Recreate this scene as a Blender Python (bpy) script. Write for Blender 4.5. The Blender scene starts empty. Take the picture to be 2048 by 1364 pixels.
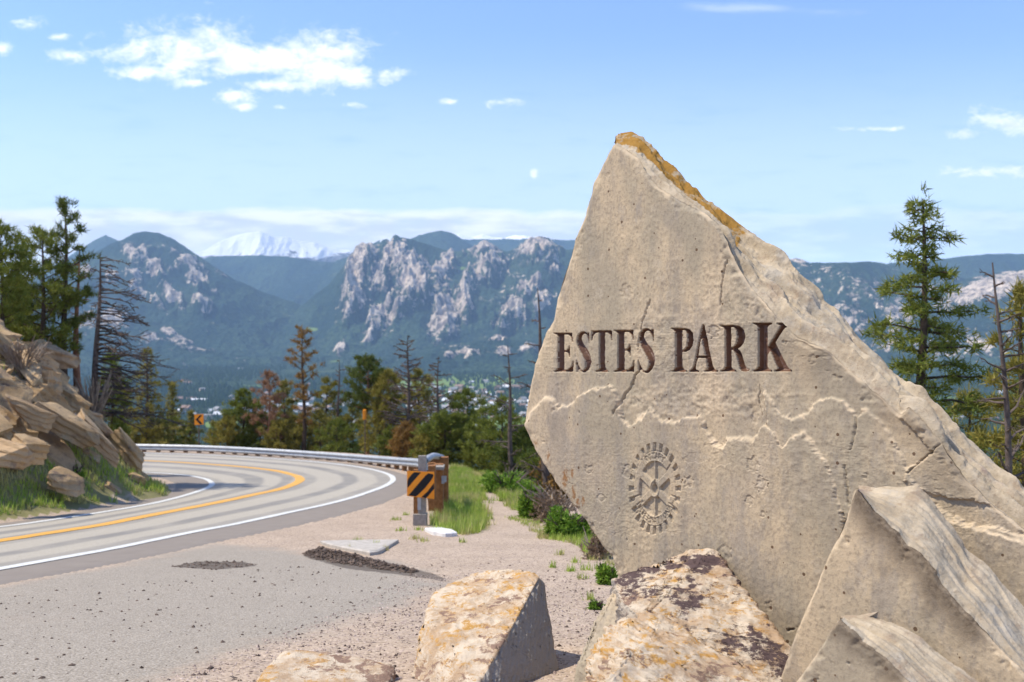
import bpy, bmesh, math, random
import numpy as np
from mathutils import Vector
random.seed(7); rng = np.random.default_rng(7)
S = bpy.context.scene
C = S.collection
# ------------------------------------------------------------------ camera, sky, sun, exposure
FPX, CX, CY = 1900.0, 1024.0, 682.0
cam_d = bpy.data.cameras.new('camera'); cam = bpy.data.objects.new('camera', cam_d); C.objects.link(cam)
cam.location = (0, 0, 0); cam.rotation_euler = (math.radians(90), 0, 0)
cam_d.sensor_width = 36; cam_d.lens = FPX/2048*36; cam_d.clip_start = 0.1; cam_d.clip_end = 60000
cam_d.dof.use_dof = True; cam_d.dof.focus_distance = 5.2; cam_d.dof.aperture_fstop = 3.2
S.camera = cam
S.view_settings.view_transform = 'Standard'; S.view_settings.look = 'None'
S.view_settings.exposure = 1.06; S.view_settings.gamma = 1
SUN_EL = math.radians(58); SUN_V = Vector((-0.97, -0.02, 0)).normalized()
sv = Vector((SUN_V.x*math.cos(SUN_EL), SUN_V.y*math.cos(SUN_EL), math.sin(SUN_EL)))
sd_ = bpy.data.lights.new('sun', 'SUN'); sd_.energy = 3.0; sd_.angle = math.radians(1.2); sd_.color = (1, .93, .79)
so = bpy.data.objects.new('sun', sd_); C.objects.link(so); so.rotation_euler = sv.to_track_quat('Z', 'Y').to_euler(); so.location = (-20, 10, 40)
W = bpy.data.worlds.new('World'); S.world = W; W.use_nodes = True

class NB:                                     # tiny node builder
    def __init__(s, nt): s.nt = nt; s.N = nt.nodes; s.L = nt.links
    def node(s, t, **kw):
        n = s.N.new(t)
        for k, v in kw.items(): setattr(n, k, v)
        return n
    def put(s, sock, v):
        if v is None: return
        if isinstance(v, bpy.types.NodeSocket): s.L.new(v, sock)
        else: sock.default_value = v
    def m(s, op, a, b=None, c=None, clamp=False):
        n = s.node('ShaderNodeMath', operation=op); n.use_clamp = clamp
        s.put(n.inputs[0], a); s.put(n.inputs[1], b)
        if c is not None: s.put(n.inputs[2], c)
        return n.outputs[0]
    def noise(s, vec, scale, detail=4, rough=.55, dist=0, out=0):
        n = s.node('ShaderNodeTexNoise'); s.put(n.inputs['Vector'], vec)
        n.inputs['Scale'].default_value = scale; n.inputs['Detail'].default_value = detail
        n.inputs['Roughness'].default_value = rough; n.inputs['Distortion'].default_value = dist
        return n.outputs[out]
    def vor(s, vec, scale, feature='F1', out='Distance', rnd=1):
        n = s.node('ShaderNodeTexVoronoi', feature=feature); s.put(n.inputs['Vector'], vec)
        n.inputs['Scale'].default_value = scale; n.inputs['Randomness'].default_value = rnd
        return n.outputs[out]
    def rng(s, v, a, b, c=0., d=1., smooth=True):
        n = s.node('ShaderNodeMapRange'); n.interpolation_type = 'SMOOTHSTEP' if smooth else 'LINEAR'
        s.put(n.inputs['Value'], v); n.inputs['From Min'].default_value = a; n.inputs['From Max'].default_value = b
        n.inputs['To Min'].default_value = c; n.inputs['To Max'].default_value = d
        return n.outputs[0]
    def mix(s, f, a, b, mode='MIX'):
        n = s.node('ShaderNodeMix', data_type='RGBA', blend_type=mode)
        s.put(n.inputs[0], f)
        s.put(n.inputs[6], a if not isinstance(a, tuple) else (*a, 1)); s.put(n.inputs[7], b if not isinstance(b, tuple) else (*b, 1))
        return n.outputs[2]
    def scalevec(s, vec, sc):
        n = s.node('ShaderNodeMapping'); s.put(n.inputs['Vector'], vec); n.inputs['Scale'].default_value = sc
        return n.outputs[0]
    def pos(s): return s.node('ShaderNodeNewGeometry').outputs['Position']
    def island(s): return s.node('ShaderNodeNewGeometry').outputs['Random Per Island']
    def attr(s, name): return s.node('ShaderNodeAttribute', attribute_name=name).outputs['Fac']
    def bump(s, h, strength=.5, dist=.01):
        n = s.node('ShaderNodeBump'); n.inputs['Strength'].default_value = strength; n.inputs['Distance'].default_value = dist
        s.put(n.inputs['Height'], h); return n.outputs[0]

def material(name, fn, rough=.9, spec=.2, metal=0.):
    m = bpy.data.materials.new(name); m.use_nodes = True
    b = NB(m.node_tree); p = b.N['Principled BSDF']
    p.inputs['Roughness'].default_value = rough; p.inputs['Specular IOR Level'].default_value = spec; p.inputs['Metallic'].default_value = metal
    r = fn(b, p)
    if r is not None:
        col, nrm = r if isinstance(r, list) else (r, None)
        b.put(p.inputs['Base Color'], (*col, 1) if isinstance(col, tuple) else col)
        if nrm is not None: b.put(p.inputs['Normal'], nrm)
    return m

def build_world():
    b = NB(W.node_tree); b.N.clear()
    out = b.node('ShaderNodeOutputWorld')
    sky = b.node('ShaderNodeTexSky'); sky.sky_type = 'NISHITA'; sky.sun_disc = False
    sky.sun_elevation = SUN_EL; sky.sun_rotation = math.atan2(SUN_V.x, SUN_V.y); sky.altitude = 2300
    sky.air_density = 1.0; sky.dust_density = .9; sky.ozone_density = 1.8
    tc = b.node('ShaderNodeTexCoord').outputs['Generated']
    sp = b.node('ShaderNodeSeparateXYZ'); b.put(sp.inputs[0], tc)
    y = b.m('MAXIMUM', sp.outputs[1], .05)
    u = b.m('MULTIPLY_ADD', b.m('DIVIDE', sp.outputs[0], y), 1900., 1024.)
    v = b.m('MULTIPLY_ADD', b.m('DIVIDE', sp.outputs[2], y), -1900., 682.)
    cv = b.node('ShaderNodeCombineXYZ'); b.put(cv.inputs[0], u); b.put(cv.inputs[1], v); cv = cv.outputs[0]
    ns = b.noise(b.scalevec(cv, (.013, .022, 1)), 1., 8, .62, .5)
    ns2 = b.noise(b.scalevec(cv, (.045, .075, 1)), 1., 6, .65, .8)
    nf = b.noise(b.scalevec(cv, (.004, .016, 1)), 1., 6, .6, .4)
    def ell(cx, cy, rx, ry, gain=1.):
        a = b.m('DIVIDE', b.m('SUBTRACT', u, float(cx)), float(rx)); c = b.m('DIVIDE', b.m('SUBTRACT', v, float(cy)), float(ry))
        d = b.m('SQRT', b.m('ADD', b.m('MULTIPLY', a, a), b.m('MULTIPLY', c, c)))
        return b.m('MULTIPLY', b.m('SUBTRACT', 1.25, d), gain)
    tot = None
    for e in [(375,108,135,52),(470,120,85,32),(600,125,125,50),(300,145,85,18),(465,190,52,17),(485,214,24,9),(705,150,48,22),(670,105,75,22),(770,150,34,14,.7),(560,170,90,14),
              (150,111,48,11,.8),(60,48,30,10,.7),(115,74,20,7,.7),(2,97,26,12,.9),(395,165,50,9,.8),(560,216,16,5,.6),(700,210,26,7,.6),
              (1002,205,42,9,.6),(1068,351,9,13,.9),(2020,245,75,26,.9),(1930,268,50,12,.6),(1990,342,110,17,.75),(1760,258,70,5,.5),(900,204,15,5,.5)]:
        k = ell(*e); tot = k if tot is None else b.m('MAXIMUM', tot, k)
    nn = b.m('ADD', b.m('MULTIPLY', b.m('SUBTRACT', ns, .5), 3.2), b.m('MULTIPLY', b.m('SUBTRACT', ns2, .5), 1.5))
    cum = b.rng(b.m('ADD', tot, nn), -.25, 1.45)
    wis = b.m('MAXIMUM', ell(1500,17,110,13,.6), b.m('MAXIMUM', ell(1640,22,90,12,.45), ell(1290,60,0.1,.1)))
    wis = b.m('MULTIPLY', b.rng(b.m('ADD', wis, b.m('MULTIPLY', b.m('SUBTRACT', nf, .5), 2.)), .1, 1.2), .45)
    # cloud bank lying on the ranges
    edge = b.m('ADD', v, b.m('MULTIPLY', b.m('SUBTRACT', nf, .5), 60.))
    bank = b.m('MULTIPLY', b.rng(edge, 402., 432.), b.rng(v, 560., 470., .55, 1.))
    rightf = b.rng(u, 1000., 1500., 1., .55)
    bank = b.m('MULTIPLY', b.m('MULTIPLY', bank, rightf), b.rng(ns, .25, .6, .78, 1.))
    haze = b.m('MULTIPLY', b.rng(v, 40., 480.), .34)
    mask = b.m('MAXIMUM', b.m('MAXIMUM', b.m('MAXIMUM', cum, wis), bank), haze)
    front = b.m('GREATER_THAN', sp.outputs[1], .06)
    mask = b.m('MULTIPLY', mask, front, clamp=True)
    hs = b.node('ShaderNodeHueSaturation'); hs.inputs['Saturation'].default_value = 1.10; b.put(hs.inputs['Color'], b.mix(1., sky.outputs[0], (1.03, .95, .97), 'MULTIPLY'))
    bg1 = b.node('ShaderNodeBackground'); b.put(bg1.inputs[0], hs.outputs[0]); bg1.inputs[1].default_value = SKY
    bg2 = b.node('ShaderNodeBackground'); b.put(bg2.inputs[0], b.mix(b.rng(b.m('ADD', b.noise(b.scalevec(cv, (.006, .03, 1)), 1., 6, .6), b.rng(v, 400., 480., .12, -.1)), .35, .62), (.66, .70, .78), (1, 1, 1))); bg2.inputs[1].default_value = CLOUD
    mx = b.node('ShaderNodeMixShader'); b.put(mx.inputs[0], mask); b.L.new(bg1.outputs[0], mx.inputs[1]); b.L.new(bg2.outputs[0], mx.inputs[2])
    b.L.new(mx.outputs[0], out.inputs[0])
SKY, CLOUD = .15, .80
build_world()

# ------------------------------------------------------------------ helpers
def _hash(ix, iy, iz, seed):
    h = (ix.astype(np.int64)*374761393 + iy.astype(np.int64)*668265263 + iz.astype(np.int64)*2147483647 + seed*1274126177) & 0xFFFFFFFF
    h = ((h ^ (h >> 13))*1274126177) & 0xFFFFFFFF
    return ((h ^ (h >> 16)) & 0xFFFF)/65535.
def vnoise(x, y, z=0., seed=0):
    x = np.asarray(x, float); y = np.asarray(y, float); z = np.zeros_like(x)+z
    x0 = np.floor(x); y0 = np.floor(y); z0 = np.floor(z)
    fx = x-x0; fy = y-y0; fz = z-z0
    fx = fx*fx*(3-2*fx); fy = fy*fy*(3-2*fy); fz = fz*fz*(3-2*fz)
    r = 0
    for i in (0, 1):
        for j in (0, 1):
            for k in (0, 1):
                r = r + _hash(x0+i, y0+j, z0+k, seed)*(fx if i else 1-fx)*(fy if j else 1-fy)*(fz if k else 1-fz)
    return r*2-1
def fbm(x, y, z=0., o=4, seed=0, g=.5, lac=2.03):
    a = 1.; r = 0; n = 0
    for i in range(o):
        r = r + a*vnoise(x, y, z, seed+i*17); n += a; a *= g
        x = np.asarray(x)*lac+3.1; y = np.asarray(y)*lac+1.7; z = np.asarray(z)*lac+5.3
    return r/n
def ridged(x, y, z=0., o=4, seed=0):
    a = 1.; r = 0; n = 0
    for i in range(o):
        r = r + a*(1-2*np.abs(vnoise(x, y, z, seed+i*13))); n += a; a *= .5
        x = np.asarray(x)*2.07+3.1; y = np.asarray(y)*2.07+1.7; z = np.asarray(z)*2.07
    return r/n
def sstep(a, b, x):
    t = np.clip((x-a)/(b-a), 0, 1); return t*t*(3-2*t)
def seg_dist(px, py, pts, closed=True):
    """distance, nearest point and inside flag for a polygon / polyline"""
    pts = np.asarray(pts, float); n = len(pts); best = np.full(px.shape, 1e18); bx = np.zeros_like(px); by = np.zeros_like(px)
    ins = np.zeros(px.shape, bool)
    for i in range(n if closed else n-1):
        ax, ay = pts[i]; cx, cy = pts[(i+1) % n]; dx, dy = cx-ax, cy-ay; L = dx*dx+dy*dy+1e-12
        t = np.clip(((px-ax)*dx+(py-ay)*dy)/L, 0, 1); qx = ax+t*dx; qy = ay+t*dy
        d = (px-qx)**2+(py-qy)**2; m = d < best
        best = np.where(m, d, best); bx = np.where(m, qx, bx); by = np.where(m, qy, by)
        if closed and ay != cy:
            c = ((ay > py) != (cy > py)) & (px < (cx-ax)*(py-ay)/(cy-ay)+ax); ins ^= c
    return np.sqrt(best), bx, by, ins
def spline(pts, n=8, closed=False):
    """catmull-rom through points of any dimension"""
    P = np.asarray(pts, float); out = []
    N = len(P)
    for i in range(N if closed else N-1):
        if closed: a, b_, c, d = P[i-1], P[i], P[(i+1) % N], P[(i+2) % N]
        else: a, b_, c, d = P[max(i-1, 0)], P[i], P[i+1], P[min(i+2, N-1)]
        for k in range(n):
            t = k/n
            out.append(.5*((2*b_)+(-a+c)*t+(2*a-5*b_+4*c-d)*t*t+(-a+3*b_-3*c+d)*t**3))
    if not closed: out.append(P[-1])
    return np.array(out)
def resample(pts, step):
    P = np.asarray(pts, float); s = np.r_[0, np.cumsum(np.linalg.norm(np.diff(P, axis=0), axis=1))]
    n = max(2, int(round(s[-1]/step))+1); t = np.linspace(0, s[-1], n)
    return np.stack([np.interp(t, s, P[:, k]) for k in range(P.shape[1])], 1)

class Geo:
    def __init__(s): s.v = []; s.f = []; s.n = 0; s.mi = []; s.at = {}
    def add(s, v, f, mi=0, **at):
        v = np.asarray(v, float).reshape(-1, 3); f = np.asarray(f, int)
        s.v.append(v); s.f.append(f+s.n); s.mi.append(mi)
        for k, a in at.items(): s.at.setdefault(k, {})[s.n] = np.broadcast_to(np.asarray(a, float), (len(v),))
        s.n += len(v)
    def grid(s, P, mi=0, **at):                   # P (r,c,3)
        r, c = P.shape[:2]; i = np.arange(r*c).reshape(r, c)
        f = np.stack([i[:-1, :-1], i[:-1, 1:], i[1:, 1:], i[1:, :-1]], -1).reshape(-1, 4)
        s.add(P.reshape(-1, 3), f, mi, **{k: np.asarray(a).reshape(-1) for k, a in at.items()})
    def tube(s, pts, rad, n=6, cap=False):
        P = np.asarray(pts, float); R = np.broadcast_to(np.asarray(rad, float), (len(P),))
        T = np.gradient(P, axis=0); T /= np.linalg.norm(T, axis=1)[:, None]+1e-9
        up = np.array([0, 0, 1.]) if abs(T[0, 2]) < .9 else np.array([1., 0, 0])
        A = np.cross(T, up); A /= np.linalg.norm(A, axis=1)[:, None]+1e-9; B = np.cross(T, A)
        a = np.arange(n+1)*2*math.pi/n
        ring = P[:, None]+R[:, None, None]*(np.cos(a)[None, :, None]*A[:, None]+np.sin(a)[None, :, None]*B[:, None])
        s.grid(ring)
        if cap:
            for k in (0, -1):
                s.add(np.r_[ring[k][:-1]], np.arange(n).reshape(1, n))
    def box(s, c, size, R=None):
        v = np.array([[x, y, z] for x in (-.5, .5) for y in (-.5, .5) for z in (-.5, .5)])*np.asarray(size, float)
        if R is not None: v = v @ np.asarray(R).T
        s.add(v+np.asarray(c, float), [[0, 1, 3, 2], [4, 6, 7, 5], [0, 4, 5, 1], [2, 3, 7, 6], [0, 2, 6, 4], [1, 5, 7, 3]])
    def build(s, name, mats, parent=None, smooth=False, tags=None):
        me = bpy.data.meshes.new(name); v = np.concatenate(s.v)
        tot = np.concatenate([np.full(len(f), f.shape[1]) for f in s.f]); lp = np.concatenate([f.reshape(-1) for f in s.f])
        mi = np.concatenate([np.full(len(f), m) for f, m in zip(s.f, s.mi)])
        me.vertices.add(len(v)); me.vertices.foreach_set('co', v.astype(np.float32).reshape(-1))
        me.loops.add(len(lp)); me.loops.foreach_set('vertex_index', lp.astype(np.int32))
        me.polygons.add(len(tot)); me.polygons.foreach_set('loop_start', np.r_[0, np.cumsum(tot)[:-1]].astype(np.int32))
        try: me.polygons.foreach_set('loop_total', tot.astype(np.int32))
        except Exception: pass
        me.polygons.foreach_set('material_index', mi.astype(np.int32))
        me.polygons.foreach_set('use_smooth', np.full(len(tot), bool(smooth)))
        for k, d in s.at.items():
            arr = np.zeros(len(v), np.float32)
            for st, a in d.items(): arr[st:st+len(a)] = a
            at = me.attributes.new(k, 'FLOAT', 'POINT'); at.data.foreach_set('value', arr)
        me.update(calc_edges=True); me.validate()
        for m in (mats if isinstance(mats, (list, tuple)) else [mats]): me.materials.append(m)
        o = bpy.data.objects.new(name, me); C.objects.link(o)
        if parent is not None:
            o.parent = parent; o.matrix_parent_inverse = parent.matrix_basis.inverted()
        if tags: tag(o, *tags)
        return o
def tag(o, label=None, cat=None, group=None, kind=None):
    for k, v in (('label', label), ('category', cat), ('group', group), ('kind', kind)):
        if v: o[k] = v
    return o
def empty(name, loc, label, cat, group=None):
    o = bpy.data.objects.new(name, None); o.location = loc; C.objects.link(o); o.empty_display_size = .2
    bpy.context.view_layer.update()
    return tag(o, label, cat, group)
def px3(x, y, d): return np.array([(x-CX)/FPX*d, d, (CY-y)/FPX*d])

# ------------------------------------------------------------------ ground shape
_Hd = np.array([-60, 0, 4.5, 8, 13.5, 18, 25, 32, 35, 41, 47, 55, 70, 120, 400.]); _Hv = np.array([-1, 1.16, 1.62, 2.25, 2.97, 3.5, 4.13, 4.68, 4.92, 5.2, 5.53, 6.1, 7.2, 11, 30.])
_dd = np.arange(-60, 400, .1); _hh = np.interp(_dd, _Hd, _Hv); _k = np.hanning(17); _k /= _k.sum(); _hh = np.convolve(np.pad(_hh, 8, 'edge'), _k, 'valid')
def H(d): return np.interp(d, _dd, _hh)
_gd = np.arange(3.0, 60, .02); _gy = CY+FPX*H(_gd)/_gd
def GD(y): return np.interp(-np.asarray(y, float), -_gy, _gd)      # depth of a ground point seen at image row y
def G(x, y): d = GD(y); return np.stack([(np.asarray(x, float)-CX)/FPX*d, d], -1)
EDGE = np.array([(9, -40), (6, -5), (4.2, 3), (3.1, 8), (2.3, 13.5), (1.6, 20), (.4, 28), (-1.2, 34), (-3.4, 40), (-6, 44.5), (-10, 48.5), (-16, 51), (-22, 52.5), (-70, 55), (-120, 40)])
BENCH = np.vstack([EDGE, [(-120, -60), (9, -60)]])
HILL = np.array([(-20, -30), (-15.5, 0), (-12.3, 10), (-10.9, 15), (-10.15, 18.6), (-9.75, 21.3), (-9.5, 23.5), (-9.15, 25.6), (-9.9, 27.6), (-11.2, 30), (-13.6, 32.2), (-18, 33.6), (-30, 35), (-80, 36), (-80, -30)])
def zval(X, Y):
    z = np.interp(Y, [0, 2400, 3200, 3800, 4400, 9000], [-150, -150, -128, -108, -80, -40])
    return z + 6*fbm(X/400, Y/400, 0, 3, 5)
def hill_h(X, Y):
    d, _, _, ins = seg_dist(X, Y, HILL)
    d = np.where(ins, d, 0)
    h = np.interp(d, [0, .6, 1.5, 3, 4.4, 6, 9, 20, 60], [0, .25, 1.1, 2.9, 4.25, 4.9, 5.3, 6.0, 9])
    return h*(1+.10*fbm(X/2.2, Y/2.2, 0, 3, 9)*(d > .5)), ins
def zground(X, Y, hill=True):
    X = np.asarray(X, float); Y = np.asarray(Y, float)
    z = -H(np.clip(Y, -60, 130))
    d, _, _, ins = seg_dist(X, Y, BENCH)
    out = np.where(ins, 0, d)
    drop = np.where(out < 2, .14*out*out, .56+.52*(out-2))
    drop = drop*(1+.12*fbm(X/5, Y/5, 0, 3, 3)*(out > 1))
    z = np.maximum(z-drop, zval(X, Y))
    if hill:
        h, _ = hill_h(X, Y); z = z+h
    rough = .03*fbm(X/1.3, Y/1.3, 0, 3, 21)
    return z + rough*np.clip(out/2, 0, 1)

# road lines in image rows (each is then laid on the ground surface)
K_out = [(0,1140),(220,1100),(420,1059),(560,1030),(660,1008),(735,986),(775,970),(786,958),(768,946),(700,932),(600,921.5),(480,913.5),(380,909),(280,906)]
K_yel = [(0,1083),(160,1058),(300,1032),(410,1011),(500,992),(560,979),(592,967),(600,959),(588,951),(550,942),(480,934),(400,928),(335,924),(270,921)]
K_in = [(0,1055),(130,1037),(220,1023),(300,1009),(355,996),(395,984),(418,975),(424,968),(414,960),(390,954),(360,950),(320,947),(270,945),(200,943)]
K_ie = [(0,1047),(120,1030),(210,1013),(280,1000),(325,990),(340,983),(347,976),(345,968),(335,962),(320,957),(300,953),(270,950),(240,948),(180,946)]
K_oe = [(0,1172),(230,1130),(440,1085),(600,1052),(720,1022),(790,1000),(822,983),(832,966),(820,951),(745,933),(640,921.5),(500,911.5),(390,907),(280,904)]
def plan(K):
    P = G([k[0] for k in K], [k[1] for k in K])
    P = np.vstack([P[0]+(P[0]-P[1])*2.5, P[0]+(P[0]-P[1])*1.1, P, P[-1]+(P[-1]-P[-3])*1.0, P[-1]+(P[-1]-P[-3])*2.2])
    return spline(P, 14)
R_oe, R_out, R_yel, R_in, R_ie = [plan(k) for k in (K_oe, K_out, K_yel, K_in, K_ie)]
print('lane widths', np.round(np.linalg.norm(R_out-R_yel, axis=1)[::28], 1))

# ------------------------------------------------------------------ materials
def gravel_fn(b, p):
    P = b.pos()
    n1 = b.noise(P, 1.1, 5, .6); n2 = b.noise(P, 9, 4, .65); n3 = b.noise(P, 70, 3, .7)
    c = b.mix(b.rng(n1, .3, .7), (.37, .275, .185), (.50, .38, .265))
    c = b.mix(b.rng(n2, .45, .75), c, (.31, .23, .18))
    vc = b.node('ShaderNodeTexVoronoi'); b.put(vc.inputs['Vector'], P); vc.inputs['Scale'].default_value = 58
    sc = b.node('ShaderNodeSeparateColor'); b.put(sc.inputs[0], vc.outputs['Color'])
    peb = b.mix(sc.outputs[0], (.20, .15, .12), (.60, .49, .41))
    c = b.mix(.42, c, peb)
    dk = b.rng(sc.outputs[1], .93, .97)
    c = b.mix(dk, c, (.10, .075, .06))
    # worn pavement
    pv = b.attr('pave')
    pc = b.mix(b.noise(P, .8, 4, .6), (.285, .235, .17), (.365, .305, .23))
    v2 = b.node('ShaderNodeTexVoronoi'); b.put(v2.inputs['Vector'], P); v2.inputs['Scale'].default_value = 110
    s2 = b.node('ShaderNodeSeparateColor'); b.put(s2.inputs[0], v2.outputs['Color'])
    pc = b.mix(.5, pc, b.mix(s2.outputs[0], (.11, .10, .09), (.49, .44, .39)))
    pf = b.rng(b.m('ADD', pv, b.m('MULTIPLY', b.m('SUBTRACT', b.noise(P, .9, 8, .7), .5), 1.8)), .2, .9)
    c = b.mix(pf, c, pc)
    # dark dirt stains, soil, turf
    ds = b.rng(b.m('ADD', b.attr('dirt'), b.m('MULTIPLY', b.m('SUBTRACT', n2, .5), .8)), .45, .75)
    c = b.mix(b.m('MULTIPLY', ds, .8), c, (.10, .08, .065))
    gr = b.rng(b.m('ADD', b.attr('turf'), b.m('MULTIPLY', b.m('SUBTRACT', n2, .5), .9)), .4, .7)
    c = b.mix(gr, c, b.mix(n2, (.16, .17, .05), (.30, .24, .13)))
    h = b.m('ADD', b.m('MULTIPLY', vc.outputs['Distance'], -.8), b.m('MULTIPLY', n3, .5))
    return [c, b.bump(h, .55, .012)]
M_ground = material('gravel_ground', gravel_fn, .95, .12)
def asphalt_fn(b, p):
    P = b.pos()
    t = b.attr('across')          # 0 outer edge .. 4 inner edge
    v2 = b.node('ShaderNodeTexVoronoi'); b.put(v2.inputs['Vector'], P); v2.inputs['Scale'].default_value = 95
    s2 = b.node('ShaderNodeSeparateColor'); b.put(s2.inputs[0], v2.outputs['Color'])
    c = b.mix(b.noise(P, .35, 4, .6), (.345, .298, .23), (.425, .37, .285))
    c = b.mix(.3, c, b.mix(s2.outputs[0], (.18, .165, .14), (.6, .56, .50)))
    # shoulders of darker, redder mix
    sh = b.m('MAXIMUM', b.rng(t, 1.0, .93), b.rng(t, 3.0, 3.08))
    c = b.mix(sh, c, b.mix(b.noise(P, 3, 4), (.20, .165, .135), (.27, .23, .19)))
    w = b.m('MULTIPLY', b.m('SUBTRACT', b.noise(b.scalevec(P, (.25, .25, 1)), 1.0, 3), .5), .10)
    tt = b.m('ADD', t, w)
    def band(c0, hw, sft=.05):
        return b.rng(b.m('ABSOLUTE', b.m('SUBTRACT', tt, c0)), hw+sft, hw-sft*.3)
    k = b.m('MULTIPLY', band(1.10, .055), .55)
    for c0, hw, a in ((1.46, .06, .8), (1.88, .045, .6), (2.14, .05, .7), (2.52, .09, .75), (2.93, .03, .5), (.92, .03, .5)):
        k = b.m('MAXIMUM', k, b.m('MULTIPLY', band(c0, hw), a))
    c = b.mix(b.m('MULTIPLY', k, b.rng(b.noise(P, .5, 5, .7), .25, .6, .35, .85)), c, (.15, .145, .14))
    cr = b.vor(b.scalevec(P, (.35, .35, 1)), 1., 'DISTANCE_TO_EDGE')
    return [c, b.bump(s2.outputs[0], .25, .004)]
M_asph = material('asphalt', asphalt_fn, .85, .25)
def paintm(name, col, wear=.5, base=(.3, .28, .26)):
    def fn(b, p):
        P = b.pos(); n = b.noise(P, 14, 5, .7)
        return b.mix(b.m('MULTIPLY', b.rng(n, .52, .72), wear), b.mix(b.noise(P, 1., 3), col, tuple(x*.88 for x in col)), base)
    return material(name, fn, .7, .3)
M_white = paintm('white_road_paint', (.66, .65, .61), .75); M_yellow = paintm('yellow_road_paint', (.70, .36, .06), .5)

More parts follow.
